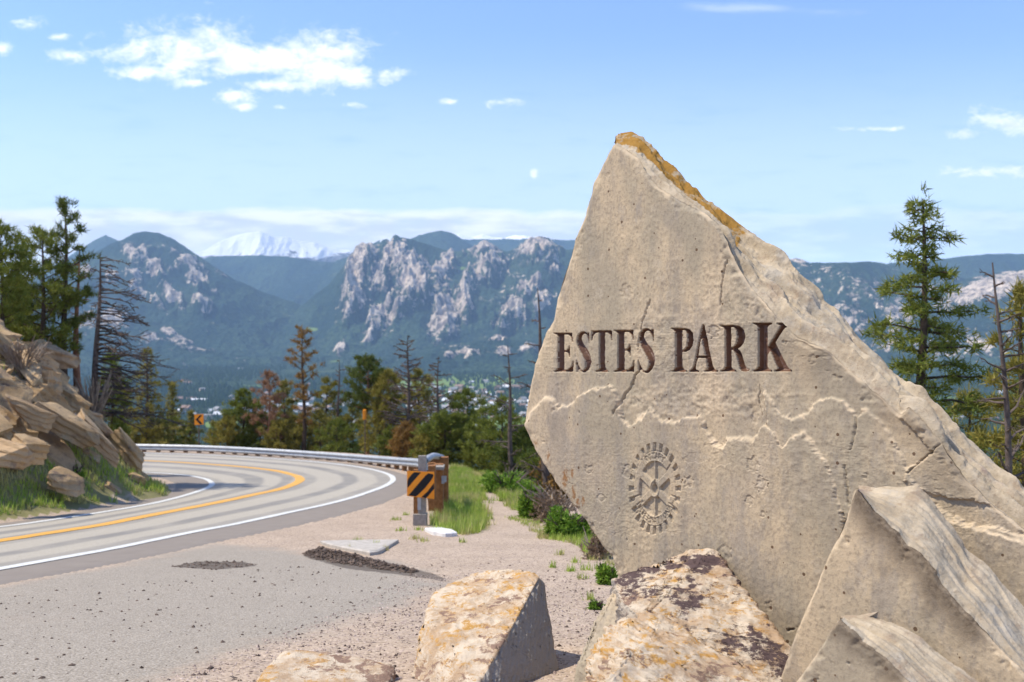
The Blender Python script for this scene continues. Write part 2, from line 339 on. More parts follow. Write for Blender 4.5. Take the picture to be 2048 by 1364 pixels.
def rock_fn(kind):
    def fn(b, p):
        P = b.pos()
        n1 = b.noise(b.scalevec(P, (1, 1, .45)), 2.2, 6, .62); n2 = b.noise(P, 7, 6, .7); n3 = b.noise(P, 55, 5, .7); n4 = b.noise(b.scalevec(P, (1, 1, .25)), 9, 5, .6)
        if kind == 'face':
            c = b.mix(b.rng(n1, .38, .62), (.345, .285, .200), (.50, .385, .25)); c = b.mix(b.m('MULTIPLY', b.rng(b.noise(P, 1.1, 5, .6), .5, .7), .45), c, (.48, .37, .265)); c = b.mix(b.m('MULTIPLY', b.rng(b.noise(b.scalevec(P, (1, 1, .6)), 1.7, 7, .7, .6, 1) if False else b.noise(b.scalevec(P, (1, 1, .6)), 1.7, 7, .7), .50, .62), .5), c, (.245, .21, .175)); c = b.mix(b.m('MULTIPLY', b.rng(b.noise(b.scalevec(P, (1, 1, .4)), 4.5, 7, .75), .52, .62), .45), c, (.27, .235, .20))
            c = b.mix(b.m('MULTIPLY', b.rng(n4, .50, .68), .42), c, (.23, .195, .16))
            c = b.mix(b.m('MULTIPLY', b.rng(n2, .55, .72), .45), c, (.49, .41, .31))
            c = b.mix(b.m('MULTIPLY', b.rng(n3, .46, .66), .5), c, (.19, .15, .11))
            v = b.node('ShaderNodeTexVoronoi'); b.put(v.inputs['Vector'], P); v.inputs['Scale'].default_value = 17
            sc = b.node('ShaderNodeSeparateColor'); b.put(sc.inputs[0], v.outputs['Color'])
            hole = b.m('LESS_THAN', v.outputs['Distance'], b.m('MULTIPLY', b.rng(sc.outputs[0], .45, 1.), .15))
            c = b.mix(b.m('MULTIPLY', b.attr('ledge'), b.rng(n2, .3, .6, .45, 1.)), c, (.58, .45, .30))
            c = b.mix(b.m('MULTIPLY', hole, .85), c, (.085, .04, .018))
            ru = b.m('MULTIPLY', b.rng(b.m('ADD', b.attr('rust'), b.m('MULTIPLY', b.m('SUBTRACT', n3, .5), 2.6)), .45, 1.1), .85)
            c = b.mix(ru, c, (.24, .11, .035))
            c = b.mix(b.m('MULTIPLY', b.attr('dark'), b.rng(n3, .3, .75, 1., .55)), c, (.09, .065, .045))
            h = b.m('ADD', b.m('ADD', b.m('MULTIPLY', n3, .40), b.m('MULTIPLY', n2, .35)), b.m('ADD', b.m('MULTIPLY', hole, -.5), b.m('MULTIPLY', b.noise(P, 150, 2, .6), .12)))
            return [c, b.bump(h, .55, .013)]
        if kind == 'edge':
            st = b.noise(P, 6.5, 7, .7)
            c = b.mix(b.rng(n2, .35, .65), (.35, .275, .185), (.50, .405, .285))
            c = b.mix(b.m('MULTIPLY', b.rng(st, .52, .66), .6), c, (.25, .175, .12)); c = b.mix(b.m('MULTIPLY', b.rng(b.noise(P, 3.1, 6, .7), .52, .66), .55), c, (.40, .36, .30))
            li = b.m('ADD', b.attr('lichen'), b.m('MULTIPLY', b.m('SUBTRACT', n2, .5), 1.5))
            c = b.mix(b.rng(li, .62, .78), c, b.mix(n3, (.20, .10, .025), (.42, .23, .045)))
            c = b.mix(b.m('MULTIPLY', b.rng(n3, .53, .70), .4), c, (.15, .09, .05))
            va = b.m('ADD', b.attr('varnish'), b.m('MULTIPLY', b.m('SUBTRACT', n2, .5), 1.3))
            c = b.mix(b.rng(va, .55, .85), c, (.20, .14, .12))
            h = b.m('ADD', b.m('MULTIPLY', n3, .4), b.m('MULTIPLY', n2, .8))
            return [c, b.bump(h, .7, .016)]
        if kind == 'vein':                                   # weathered cream, ochre and dark varnish
            d = b.noise(P, 2.8, 8, .66, .5); e = b.noise(b.scalevec(P, (5, 5, 13)), 2.4, 9, .76, .4)
            c = b.mix(b.rng(n2, .4, .62), (.62, .51, .38), (.46, .32, .20))
            c = b.mix(b.rng(e, .50, .60), c, (.50, .27, .07))
            c = b.mix(b.rng(b.m('ADD', d, b.m('MULTIPLY', b.m('SUBTRACT', e, .5), .9)), .56, .62), c, (.27, .175, .125))
            vv = b.m('ADD', b.attr('varnish'), b.m('ADD', b.m('MULTIPLY', b.m('SUBTRACT', e, .5), 1.3), b.m('MULTIPLY', b.m('SUBTRACT', b.noise(P, 4.2, 9, .74), .5), 2.2)))
            c = b.mix(b.rng(vv, .55, .72), c, (.105, .07, .065))
            c = b.mix(b.m('MULTIPLY', b.rng(n3, .58, .74), .3), c, (.2, .13, .08))
            g = b.attr('grey')
            gc = b.mix(n1, (.30, .275, .24), (.41, .37, .32))
            gc = b.mix(b.m('MULTIPLY', b.rng(n2, .56, .7), .4), gc, (.28, .20, .13))
            c = b.mix(g, c, gc)
            h = b.m('ADD', b.m('MULTIPLY', n3, .5), b.m('MULTIPLY', b.m('ADD', e, d), .8))
            return [c, b.bump(h, .9, .02)]
        if kind == 'hill':
            c = b.mix(b.rng(b.noise(P, .9, 5, .6), .35, .65), (.42, .275, .14), (.60, .42, .24))
            c = b.mix(b.rng(b.noise(P, 3.5, 6, .7), .5, .68), c, (.235, .165, .115))
            c = b.mix(b.m('MULTIPLY', b.rng(n3, .48, .68), .5), c, (.14, .10, .07)); c = b.mix(b.m('MULTIPLY', b.rng(b.island(), .55, .6), .45), c, (.30, .20, .125)); c = b.mix(b.m('MULTIPLY', b.rng(b.noise(b.scalevec(P, (1, 1, 1.3)), 2.6, 7, .72), .58, .68), .55), c, (.12, .085, .055))
            c = b.mix(b.m('MULTIPLY', b.rng(b.noise(P, 1.7, 5, .7), .58, .7), .5), c, (.33, .32, .26))
            isl = b.rng(b.island(), 0, 1, .78, 1.2, False)
            c = b.mix(1., c, isl, 'MULTIPLY')
            return [c, b.bump(b.m('ADD', b.noise(P, 5, 6, .7), b.m('MULTIPLY', n3, .3)), .8, .08)]
    return fn
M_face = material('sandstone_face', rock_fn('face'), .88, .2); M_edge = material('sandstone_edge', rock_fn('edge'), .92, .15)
M_vein = material('veined_sandstone', rock_fn('vein'), .9, .15); M_hill = material('granite_outcrop', rock_fn('hill'), .93, .12)
def letter_fn(b, p):
    P = b.pos(); n = b.noise(P, 22, 5, .7); n2 = b.noise(P, 70, 4, .7)
    c = b.mix(n, (.085, .036, .018), (.16, .078, .045))
    return [b.mix(b.m('MULTIPLY', b.rng(n2, .62, .72), .35), c, (.24, .15, .1)), b.bump(n, .6, .01)]
M_letter = material('brown_painted_carving', letter_fn, .45, .5)
def simple(name, c1, c2, scale=8, rough=.85, spec=.2, metal=0., bump=.3):
    def fn(b, p):
        n = b.noise(b.pos(), scale, 5, .65)
        return [b.mix(b.rng(n, .3, .7), c1, c2), b.bump(n, bump, .01)]
    return material(name, fn, rough, spec, metal)
M_steel = simple('galvanised_steel', (.30, .31, .32), (.44, .45, .46), 6, .55, .4, .3)
M_wood = simple('brown_timber', (.20, .085, .03), (.33, .16, .06), 14); M_oldwood = simple('grey_timber', (.25, .22, .19), (.36, .32, .27), 14)
M_orange = simple('orange_sheeting', (.90, .28, .015), (.98, .33, .02), 3, .5, .3, 0, 0); M_black = simple('black_vinyl', (.012, .012, .014), (.02, .02, .022), 3, .5)
M_conc = simple('pale_concrete', (.36, .32, .27), (.50, .45, .39), 9); M_twig = simple('pale_twigs', (.20, .15, .11), (.34, .27, .21), 10); M_darkdirt = simple('asphalt_crumbs', (.065, .045, .033), (.18, .13, .10), 6)
M_stonew = simple('white_stone', (.58, .56, .54), (.72, .70, .68), 9)
def leafm(name, c1, c2, c3=None, tr=.25):
    def fn(b, p):
        i = b.island(); n = b.noise(b.pos(), 1.3, 3)
        c = b.mix(i, c1, c2)
        if c3: c = b.mix(b.rng(n, .48, .62), c, c3)
        t = b.node('ShaderNodeBsdfTranslucent'); b.put(t.inputs[0], c); mx = b.node('ShaderNodeMixShader'); mx.inputs[0].default_value = tr
        b.L.new(p.outputs[0], mx.inputs[1]); b.L.new(t.outputs[0], mx.inputs[2]); b.L.new(mx.outputs[0], b.N['Material Output'].inputs[0])
        return c
    return material(name, fn, .75, .25)
M_needle = leafm('green_needles', (.11, .145, .018), (.215, .225, .04)); M_needle_d = leafm('dark_needles', (.065, .095, .014), (.14, .155, .03))
M_olive = leafm('olive_needles', (.18, .17, .028), (.30, .24, .05)); M_rusty = leafm('orange_needles', (.20, .11, .03), (.31, .18, .05)); M_red = leafm('red_brown_needles', (.24, .125, .065), (.36, .21, .12))
M_grass = leafm('meadow_grass', (.27, .40, .04), (.42, .47, .11), (.52, .46, .19)); M_bush = leafm('bright_green_leaves', (.10, .21, .015), (.22, .32, .04)); M_dryleaf = leafm('dry_brush', (.20, .14, .09), (.30, .21, .14))
M_bark = simple('grey_brown_bark', (.055, .038, .028), (.12, .085, .062), 10, .95, .1); M_redbark = simple('reddish_bark', (.20, .095, .055), (.30, .16, .10), 10, .95, .1); M_deadwood = simple('bare_dead_wood', (.07, .052, .045), (.15, .115, .095), 10, .95, .1)
# ------------------------------------------------------------------ ground, road
def ground_attrs(X, Y):
    def reg(pts, w, shift=0):
        P = G([p[0] for p in pts], [p[1] for p in pts]); d, _, _, ins = seg_dist(X, Y, P); s = np.where(ins, d, -d)
        return sstep(-w, w, s+shift)
    pave = reg([(-900,1240),(0,1172),(230,1130),(430,1087),(500,1092),(600,1108),(760,1120),(850,1140),(905,1170),(800,1215),(640,1262),(480,1310),(330,1364),(200,1480),(-900,1700)], .55)
    dirt = np.maximum(reg([(340,1133),(400,1122),(490,1124),(520,1132),(430,1140)], .10), reg([(600,1112),(640,1100),(760,1120),(880,1150),(900,1165),(800,1150),(690,1138)], .12))
    turf = np.maximum.reduce([reg([(880,1062),(905,1000),(893,950),(905,935),(935,940),(965,985),(980,1060),(930,1068)], .35),
        reg([(960,960),(1000,945),(1060,950),(1100,1010),(1085,1028),(1020,1020),(985,985)], .35)])
    h, ins = hill_h(X, Y)
    n = fbm(X/1.6, Y/1.6, 0, 3, 31)
    turf = np.maximum(turf, ins*sstep(-.1, .3, n+.35-(h-1.2)*.25))
    d, _, _, b_ = seg_dist(X, Y, BENCH)
    turf = np.maximum(turf, np.where(b_, 0, sstep(.2, 2.5, d))*.75)
    return dict(pave=pave, dirt=dirt, turf=turf)
g = Geo()
rows = np.r_[np.arange(1560, 1000, -3.0), np.arange(1000, 905, -1.5), np.arange(905, 893, -.8)]
ys_ = np.unique(np.r_[GD(rows), np.arange(50, 72, .8)]); us = np.arange(-.92, .921, .0028)
YY, UU = np.meshgrid(ys_, us, indexing='ij'); XX = YY*UU
ZZ = zground(XX, YY) + .006*fbm(XX*6, YY*6, 0, 3, 4)
onroad = seg_dist(XX, YY, np.vstack([R_oe, R_ie[::-1]]))
ZZ = ZZ - .03*np.where(onroad[3] & (onroad[0] > .12), 1, 0)
g.grid(np.stack([XX, YY, ZZ], -1), 0, **ground_attrs(XX, YY))
xs = np.r_[np.arange(-150, -40, 4), np.arange(-40, 40, 1.0), np.arange(40, 151, 4)]; ysb = np.r_[np.arange(-60, 0, 3), np.arange(0, 120, 1.)]
YB, XB = np.meshgrid(ysb, xs, indexing='ij'); infan = sstep(.95, .8, np.abs(XB)/np.maximum(YB, .01))*sstep(2.5, 4.5, YB)*sstep(72, 66, YB)
ZB = zground(XB, YB) - .03 - .35*infan
g.grid(np.stack([XB, YB, ZB], -1), 0, **ground_attrs(XB, YB))
tag(g.build('ground', M_ground, smooth=True), kind='structure')

def strip(pa, pb, na, nb, lift, name, mat_, across=None, n=2):
    """surface between two plan curves, draped on the ground"""
    g = Geo(); t = np.linspace(0, 1, n)[None, :, None]
    P = pa[:, None]*(1-t)+pb[:, None]*t
    Z = zground(P[..., 0], P[..., 1], False)+lift
    a = {} if across is None else {'across': np.broadcast_to(across[0]+(across[1]-across[0])*t[..., 0], P.shape[:2])}
    g.grid(np.concatenate([P, Z[..., None]], -1)[:, ::-1], 0, **a)
    return g
def dense(P, k=3): return np.vstack([P[:-1][:, None]*(1-t)+P[1:][:, None]*t for t in [np.arange(k)[None, :, None]/k]][0].reshape(1, -1, 2)) if False else spline(P, k)
Rg = Geo(); seqs = [dense(r) for r in (R_oe, R_out, R_yel, R_in, R_ie)]
cols = []; acr = []
for i in range(4):
    for t in np.linspace(0, 1, 9)[(0 if i == 0 else 1):]:
        cols.append(seqs[i]*(1-t)+seqs[i+1]*t); acr.append(i+t)
P = np.stack(cols, 1); jag = .10*fbm(P[:, 0, 0]*1.3, P[:, 0, 1]*1.3, 0, 4, 8); P[:, 0] += jag[:, None]*np.array([.7, -.7])
P[:, -1] += (.12*fbm(P[:, -1, 0]*1.1, P[:, -1, 1]*1.1, 0, 4, 18))[:, None]
Z = zground(P[..., 0], P[..., 1], False)+.010; Z[:, 0] -= .035; Z[:, -1] -= .03
Rg.grid(np.concatenate([P, Z[..., None]], -1), 0, across=np.broadcast_to(np.array(acr), P.shape[:2]))
tag(Rg.build('road', M_asph, smooth=True), kind='structure')
def line(R, w, name, mat_, label):
    P = dense(R); T = np.gradient(P, axis=0); T /= np.linalg.norm(T, axis=1)[:, None]; Nn = np.stack([-T[:, 1], T[:, 0]], 1)
    w = w*(1+.12*fbm(P[:, 0]*3, P[:, 1]*3, 0, 2, 6))[:, None]
    g = Geo(); Q = np.stack([P-Nn*w/2, P, P+Nn*w/2], 1); Z = zground(Q[..., 0], Q[..., 1], False)+.018
    g.grid(np.concatenate([Q, Z[..., None]], -1)); tag(g.build(name, mat_), label=label, kind='structure')
line(R_out, .19, 'road_marking', M_white, 'white edge line on the outer side of the curve'); line(R_in, .17, 'road_marking', M_white, 'white edge line by the rocky bank'); line(R_yel, .31, 'road_marking', M_yellow, 'yellow centre line')

# ------------------------------------------------------------------ engraved sandstone slab
PHI = math.radians(52); NS, NC = math.sin(PHI), math.cos(PHI)          # face normal = (-NS,-NC,0)
def on_plane(x, y, c):
    tx = (np.asarray(x, float)-CX)/FPX; d = c/(NS*tx+NC)
    return np.stack([tx*d, d, (CY-np.asarray(y, float))/FPX*d], -1)
NOUT = np.array([-NS, -NC, 0.])
def crook(pts, step, amp, seed, closed=False, keep=False):
    P = np.asarray(pts, float)
    if closed: P = np.vstack([P, P[:1]])
    Q = resample(P, step)
    if closed: Q = Q[:-1]
    T = np.roll(Q, -1, 0)-np.roll(Q, 1, 0); T /= np.linalg.norm(T, axis=1)[:, None]+1e-9
    s = np.arange(len(Q))*step
    a = amp*(fbm(s/28., s*0, 0, 3, seed)*.9+.6*ridged(s/11., s*0, 0, 2, seed+3))
    if not closed: a = a*np.clip(np.minimum(np.arange(len(Q)), np.arange(len(Q))[::-1])/4, 0, 1)
    return Q+np.stack([-T[:, 1], T[:, 0]], 1)*a[:, None]
# letters: even-odd contours in a unit box, plus pen strokes for S
LT = {
 'E': [[(0,0),(.93,0),(.98,.24),(.92,.24),(.84,.12),(.72,.055),(.52,.05),(.52,.45),(.64,.45),(.72,.40),(.76,.33),(.81,.33),(.81,.63),(.76,.63),(.72,.55),(.64,.50),(.52,.50),(.52,.945),(.70,.94),(.86,.86),(.94,.72),(1,.72),(.96,1),(0,1),(0,.97),(.12,.95),(.18,.9),(.18,.1),(.12,.05),(0,.03)]],
 'T': [[(.02,0),(.98,0),(1,.25),(.95,.25),(.88,.12),(.79,.065),(.655,.05),(.655,.9),(.70,.95),(.80,.97),(.80,1),(.22,1),(.22,.97),(.32,.95),(.37,.9),(.37,.05),(.22,.065),(.12,.12),(.05,.25),(0,.25)]],
 'P': [[(0,0),(.55,0),(.80,.03),(.95,.12),(1,.27),(.95,.41),(.82,.50),(.62,.55),(.50,.55),(.50,.9),(.56,.95),(.70,.97),(.70,1),(0,1),(0,.97),(.12,.95),(.18,.9),(.18,.1),(.12,.05),(0,.03)],[(.50,.05),(.58,.055),(.66,.12),(.69,.27),(.66,.42),(.58,.49),(.50,.505)]],
 'R': [[(0,0),(.45,0),(.68,.03),(.81,.12),(.85,.26),(.80,.38),(.70,.46),(.59,.51),(.68,.56),(.75,.66),(.84,.86),(.91,.93),(1,.94),(.98,.98),(.88,1.0),(.74,1),(.66,.95),(.52,.64),(.44,.55),(.38,.54),(.38,.9),(.43,.95),(.54,.97),(.54,1),(0,1),(0,.97),(.1,.95),(.15,.9),(.15,.1),(.1,.05),(0,.03)],[(.38,.05),(.46,.055),(.53,.12),(.56,.26),(.53,.40),(.46,.46),(.38,.48)]],
 'A': [[(.46,0),(.52,0),(.83,.88),(.89,.95),(1,.97),(1,1),(.50,1),(.50,.97),(.60,.95),(.62,.9),(.575,.71),(.29,.71),(.225,.88),(.23,.95),(.33,.97),(.33,1),(0,1),(0,.97),(.08,.94),(.15,.85),(.40,.13)],[(.425,.30),(.315,.655),(.555,.655)]],
 'K': [[(0,0),(.49,0),(.49,.03),(.41,.05),(.37,.1),(.37,.50),(.66,.13),(.69,.06),(.60,.03),(.60,0),(.98,0),(.98,.03),(.87,.06),(.77,.15),(.57,.41),(.88,.89),(.94,.95),(1,.97),(1,1),(.54,1),(.54,.97),(.62,.95),(.61,.90),(.43,.58),(.37,.655),(.37,.9),(.42,.95),(.49,.97),(.49,1),(0,1),(0,.97),(.08,.95),(.12,.9),(.12,.1),(.08,.05),(0,.03)]],
 'S': [[(.80,.03),(.91,.02),(.93,.30),(.87,.30),(.80,.17),(.70,.09)],[]],
}
S_PEN = [(.84,.19,.012),(.76,.085,.020),(.57,.03,.028),(.35,.07,.045),(.24,.17,.062),(.28,.30,.078),(.46,.43,.088),(.68,.57,.090),(.80,.72,.076),(.74,.87,.050),(.55,.965,.030),(.34,.955,.020),(.18,.86,.014),(.08,.74,.012)]
S_TAIL = [(.02,.70),(.075,.70),(.12,.80),(.24,.92),(.14,.93),(.11,.99),(.04,.99)]
WORD = [('E',1108,1147,665.5,744),('S',1151.5,1181,663,745.5),('T',1181.5,1225,661,744),('E',1228,1270,660,744),('S',1275.5,1311.5,656.5,746.5),
        ('P',1343,1388.5,656,744),('A',1379,1436,649,744),('R',1440.5,1499.5,650,743.5),('K',1506,1583,645.5,743.5)]
def letter_sdf(ch, x0, x1, y0, y1, X, Y):
    out = np.full(X.shape, -1e9)
    cs = [c for c in LT[ch] if c]
    dist = np.full(X.shape, 1e9); par = np.zeros(X.shape, bool)
    for c in cs:
        P = [(x0+a*(x1-x0), y0+b_*(y1-y0)) for a, b_ in c]
        d, _, _, ins = seg_dist(X, Y, P); dist = np.minimum(dist, d); par ^= ins
    out = np.where(par, dist, -dist)
    if ch == 'S':
        P = [(x0+a*(x1-x0), y0+b_*(y1-y0)) for a, b_ in S_TAIL]; d, _, _, ins = seg_dist(X, Y, P); out = np.maximum(out, np.where(ins, d, -d))
        pen = spline([(x0+a*(x1-x0), y0+b_*(y1-y0), r*(y1-y0)) for a, b_, r in S_PEN], 6)
        for a, b_, r in pen: out = np.maximum(out, r-np.hypot((X-a), (Y-b_)))
    return out
STR = {'R': [[(0,1),(0,0),(.7,0),(.9,.25),(.7,.5),(0,.5)],[(.4,.5),(.9,1)]], 'O': [[(.5,0),(.9,.25),(.9,.75),(.5,1),(.1,.75),(.1,.25),(.5,0)]], 'T': [[(0,0),(1,0)],[(.5,0),(.5,1)]],
       'A': [[(0,1),(.5,0),(1,1)],[(.2,.65),(.8,.65)]], 'Y': [[(0,0),(.5,.5),(1,0)],[(.5,.5),(.5,1)]], 'I': [[(.5,0),(.5,1)]], 'N': [[(0,1),(0,0),(1,1),(1,0)]], 'E': [[(1,0),(0,0),(0,1),(1,1)],[(0,.5),(.8,.5)]], 'L': [[(0,0),(0,1),(1,1)]]}
EM = (1314.5, 976.5, 51.5, 91.5)
def emblem(X, Y):
    """relief height (m) of the cog wheel emblem, in normalised wheel coordinates"""
    u = (X-EM[0])/EM[2]; v = (Y-EM[1])/EM[3]; r = np.hypot(u, v); th = np.arctan2(-v, u)
    e = .012
    def soft(a): return sstep(-e, e, a)
    ph = (th/(2*math.pi)*24) % 1
    tooth = sstep(.05, .0, np.abs(ph-.5)-.25+.12*(r-.9))
    outside = soft(r-.82)*soft(1.0-r)*(1-tooth)
    inner = soft(.60-r)*soft(r-.21)
    spoke = np.zeros(X.shape)
    for k in range(6):
        a = math.radians(30+60*k); w = .022 if k in (1, 4) else .075
        along = u*math.cos(a)-v*math.sin(a); ac = np.abs(u*math.sin(a)+v*math.cos(a)); spoke = np.maximum(spoke, sstep(w+.018, w, ac)*(along > 0))
    h = -.011*outside-.011*inner*(1-spoke)
    h -= .007*sstep(.018, .0, np.abs(r-.82)) * (1-tooth*.6)
    h += .004*sstep(.03, .0, np.abs(r-.17)); h -= .014*soft(.105-np.hypot(u, v*1.0-.01)) + .012*soft(.03-np.abs(u))*soft(.14-np.abs(v+.05))*(v < 0)
    # dividers of the ring
    for a in (41, 128, 193, 347):
        a = math.radians(a); along = u*math.cos(a)-v*math.sin(a); ac = np.abs(u*math.sin(a)+v*math.cos(a)); h -= .006*sstep(.025, .008, ac)*(along > .6)*(r < .82)
    best = np.full(X.shape, 9.)
    def put(word, a0, a1, r0, r1, flip):
        nonlocal best
        m = (r > .56) & (r < .84)
        if not m.any(): return
        uu, vv = u[m], v[m]; bb = best[m]
        n = len(word)
        for i, ch in enumerate(word):
            ac = math.radians(a0+(a1-a0)*(i+.5)/n); hw = abs(math.radians((a1-a0)/n))*.36
            for stq in STR[ch]:
                pts = []
                for a, b_ in stq:
                    rr = r1+(r0-r1)*b_ if not flip else r0+(r1-r0)*b_
                    an = ac+(-1 if not flip else 1)*(a-.5)*2*hw
                    pts.append((rr*math.cos(an), -rr*math.sin(an)))
                d, _, _, _ = seg_dist(uu, vv, pts, False); bb = np.minimum(bb, d)
        best[m] = bb
    put('ROTARY', 122, 58, .645, .775, False); put('INTERNATIONAL', 202, 340, .645, .775, True)
    h -= .006*sstep(.022, .008, best)
    return h, r
def build_face(name, outline, c, parent, dense_boxes=(), step=2.4, relief=None, engraved=False, mats=M_face, seed=1, label=None):
    O = np.asarray(outline); x0, y0 = O.min(0)-6; x1, y1 = O.max(0)+6
    def axis(a, b, boxes):
        out = [a]
        while out[-1] < b:
            s = step
            for q in boxes:
                if q[0] <= out[-1] < q[1]: s = q[2]
            out.append(out[-1]+s)
        return np.array(out)
    xs = axis(x0, x1, [(b[0], b[1], b[4]) for b in dense_boxes]); ys = axis(y0, min(y1, 1500), [(b[2], b[3], b[4]) for b in dense_boxes])
    Y, X = np.meshgrid(ys, xs, indexing='ij'); d, bx, by, ins = seg_dist(X, Y, O)
    keep = ins[:-1, :-1] | ins[1:, :-1] | ins[:-1, 1:] | ins[1:, 1:]
    X = np.where(ins, X, bx); Y = np.where(ins, Y, by); sd = np.where(ins, d, 0)
    P = on_plane(X, Y, c)
    a, z = P[..., 0]*NC-P[..., 1]*NS, P[..., 2]                              # metres along the face
    h = .009*fbm(a*1.6, z*1.6, 0, 3, seed)+.0026*fbm(a*9, z*9, 0, 4, seed+1)
    rough = sstep(.0, .35, fbm(a*2.6+7, z*1.7, 0, 3, seed+2)); h += rough*.0035*ridged(a*16, z*14, 0, 4, seed+3)+.0010*fbm(a*60, z*60, 0, 2, seed+4)
    ledge = np.zeros(X.shape); dark = np.zeros(X.shape); rust = np.zeros(X.shape)
    if relief: h, ledge, dark, rust = relief(X, Y, a, z, h, sd)
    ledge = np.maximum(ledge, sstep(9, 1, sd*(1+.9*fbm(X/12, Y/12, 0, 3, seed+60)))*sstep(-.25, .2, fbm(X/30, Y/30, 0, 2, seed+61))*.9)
    h = h-.010*sstep(14, 2, sd*(1+1.2*fbm(X/14, Y/14, 0, 3, seed+62)))*sstep(-.1, .2, fbm(X/40, Y/40, 0, 2, seed+63))
    fade = sstep(0, 7, sd)
    h = h*fade - .012*(1-sstep(0, 5, sd))*(1+.8*fbm(a*8, z*8, 0, 2, 5))
    lid = np.zeros(X.shape, int)
    if engraved:
        for i, (ch, lx0, lx1, ly0, ly1) in enumerate(WORD):
            m = (X > lx0-3) & (X < lx1+3) & (Y > ly0-3) & (Y < ly1+3)
            sdf = letter_sdf(ch, lx0, lx1, ly0, ly1, X[m], Y[m])+.35*fbm(X[m]/5, Y[m]/5, 0, 2, 77)
            hh = h[m]; hh = hh-np.clip(sdf*.0065, 0, .030)-.008*sstep(-.4, .6, sdf)+.0012*np.clip(sdf, 0, 1)*fbm(X[m]/6, Y[m]/6, 0, 2, 7); h[m] = hh
            l = lid[m]; l[sdf > .1] = i+1; lid[m] = l
        m = (np.abs(X-EM[0]) < EM[2]*1.25) & (np.abs(Y-EM[1]) < EM[3]*1.25)
        eh, er = emblem(X[m], Y[m]); kk = 0; h[m] = h[m]*(1-kk)+eh*1.25; l = lid[m]; l[er < 1.015] = 20; lid[m] = l
    P = P+h[..., None]*NOUT
    idx = np.arange(X.size).reshape(X.shape)
    F = np.stack([idx[:-1, :-1], idx[1:, :-1], idx[1:, 1:], idx[:-1, 1:]], -1)[keep]
    fl = np.stack([lid[:-1, :-1], lid[1:, :-1], lid[1:, 1:], lid[:-1, 1:]], -1)[keep]
    fl = np.where((fl > 0).sum(1) >= 3, fl.max(1), 0)
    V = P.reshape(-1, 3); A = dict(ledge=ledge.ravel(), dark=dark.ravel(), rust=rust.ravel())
    def sub(mask):
        f = F[mask]; u, inv = np.unique(f, return_inverse=True); return V[u], inv.reshape(-1, 4), {k: v[u] for k, v in A.items()}
    res = {}
    for k in np.unique(fl):
        res[k] = sub(fl == k)
    return res
def band_grid(Fp, Bp, nv=26, amp=.045, seed=3, lich=None, varn=None, rev=False):
    """broken edge surface lofted between the face outline (3D) and the back outline (3D)"""
    n = max(len(Fp), 4); t = np.linspace(0, 1, n)
    def rs(P):
        s = np.r_[0, np.cumsum(np.linalg.norm(np.diff(P, axis=0), axis=1))]; s /= s[-1]
        return np.stack([np.interp(t, s, P[:, k]) for k in range(3)], 1)
    A, B = rs(Fp), rs(Bp); v = np.linspace(0, 1, nv)
    def sm(Q):
        k = min(21, (n//3)|1); kk = np.hanning(k+2)[1:-1]; kk /= kk.sum(); Qp = np.pad(Q, ((k//2, k//2), (0, 0)), 'edge'); return np.stack([np.convolve(Qp[:, c], kk, 'valid') for c in range(3)], 1)
    As, Bs = sm(A), sm(B); vv = v[None, :, None]
    P = As[:, None]*(1-vv)+Bs[:, None]*vv+(A-As)[:, None]*np.maximum(0, 1-vv*7)**2+(B-Bs)[:, None]*np.maximum(0, 1-(1-vv)*7)**2
    du = np.gradient(P, axis=0); dv = np.gradient(P, axis=1); N = np.cross(du, dv); N /= np.linalg.norm(N, axis=-1)[..., None]+1e-9
    if rev: N = -N
    L = np.linalg.norm(A[-1]-A[0]); U = t[:, None]*L; Vv = v[None, :]*np.ones((n, 1))
    w = Vv*3.2+.5*fbm(U*1.6, Vv*2, 0, 3, seed)
    st = np.floor(w)+sstep(.35, .65, w % 1); st = (st-w)                     # bedding steps
    q1 = (4.2*Vv+1.1*fbm(U*2.2, Vv*2, 0, 3, seed+8)+.9*U)%1; dsp = .07*st*(.5+.8*sstep(-.2, .4, fbm(U*1.1, Vv*1.5, 0, 2, seed+5)))+.035*(sstep(0,.15,q1)-q1)*sstep(-.2,.3,fbm(U*1.7,Vv*2,0,2,seed+9))+.07*fbm(U*1.9, Vv*1.6, 0, 3, seed+1)+.024*ridged(U*3.5, Vv*5, 0, 4, seed+2)+.011*ridged(U*15, Vv*13, 0, 4, seed+4)
    env = sstep(0, .10, Vv)*sstep(1, .80, Vv)
    P = P+(N*(amp/.045*dsp*env)[..., None])
    return P, U/L*np.ones_like(Vv), Vv
def loft_back(outline_idx3d, T, inset=.06):
    pass
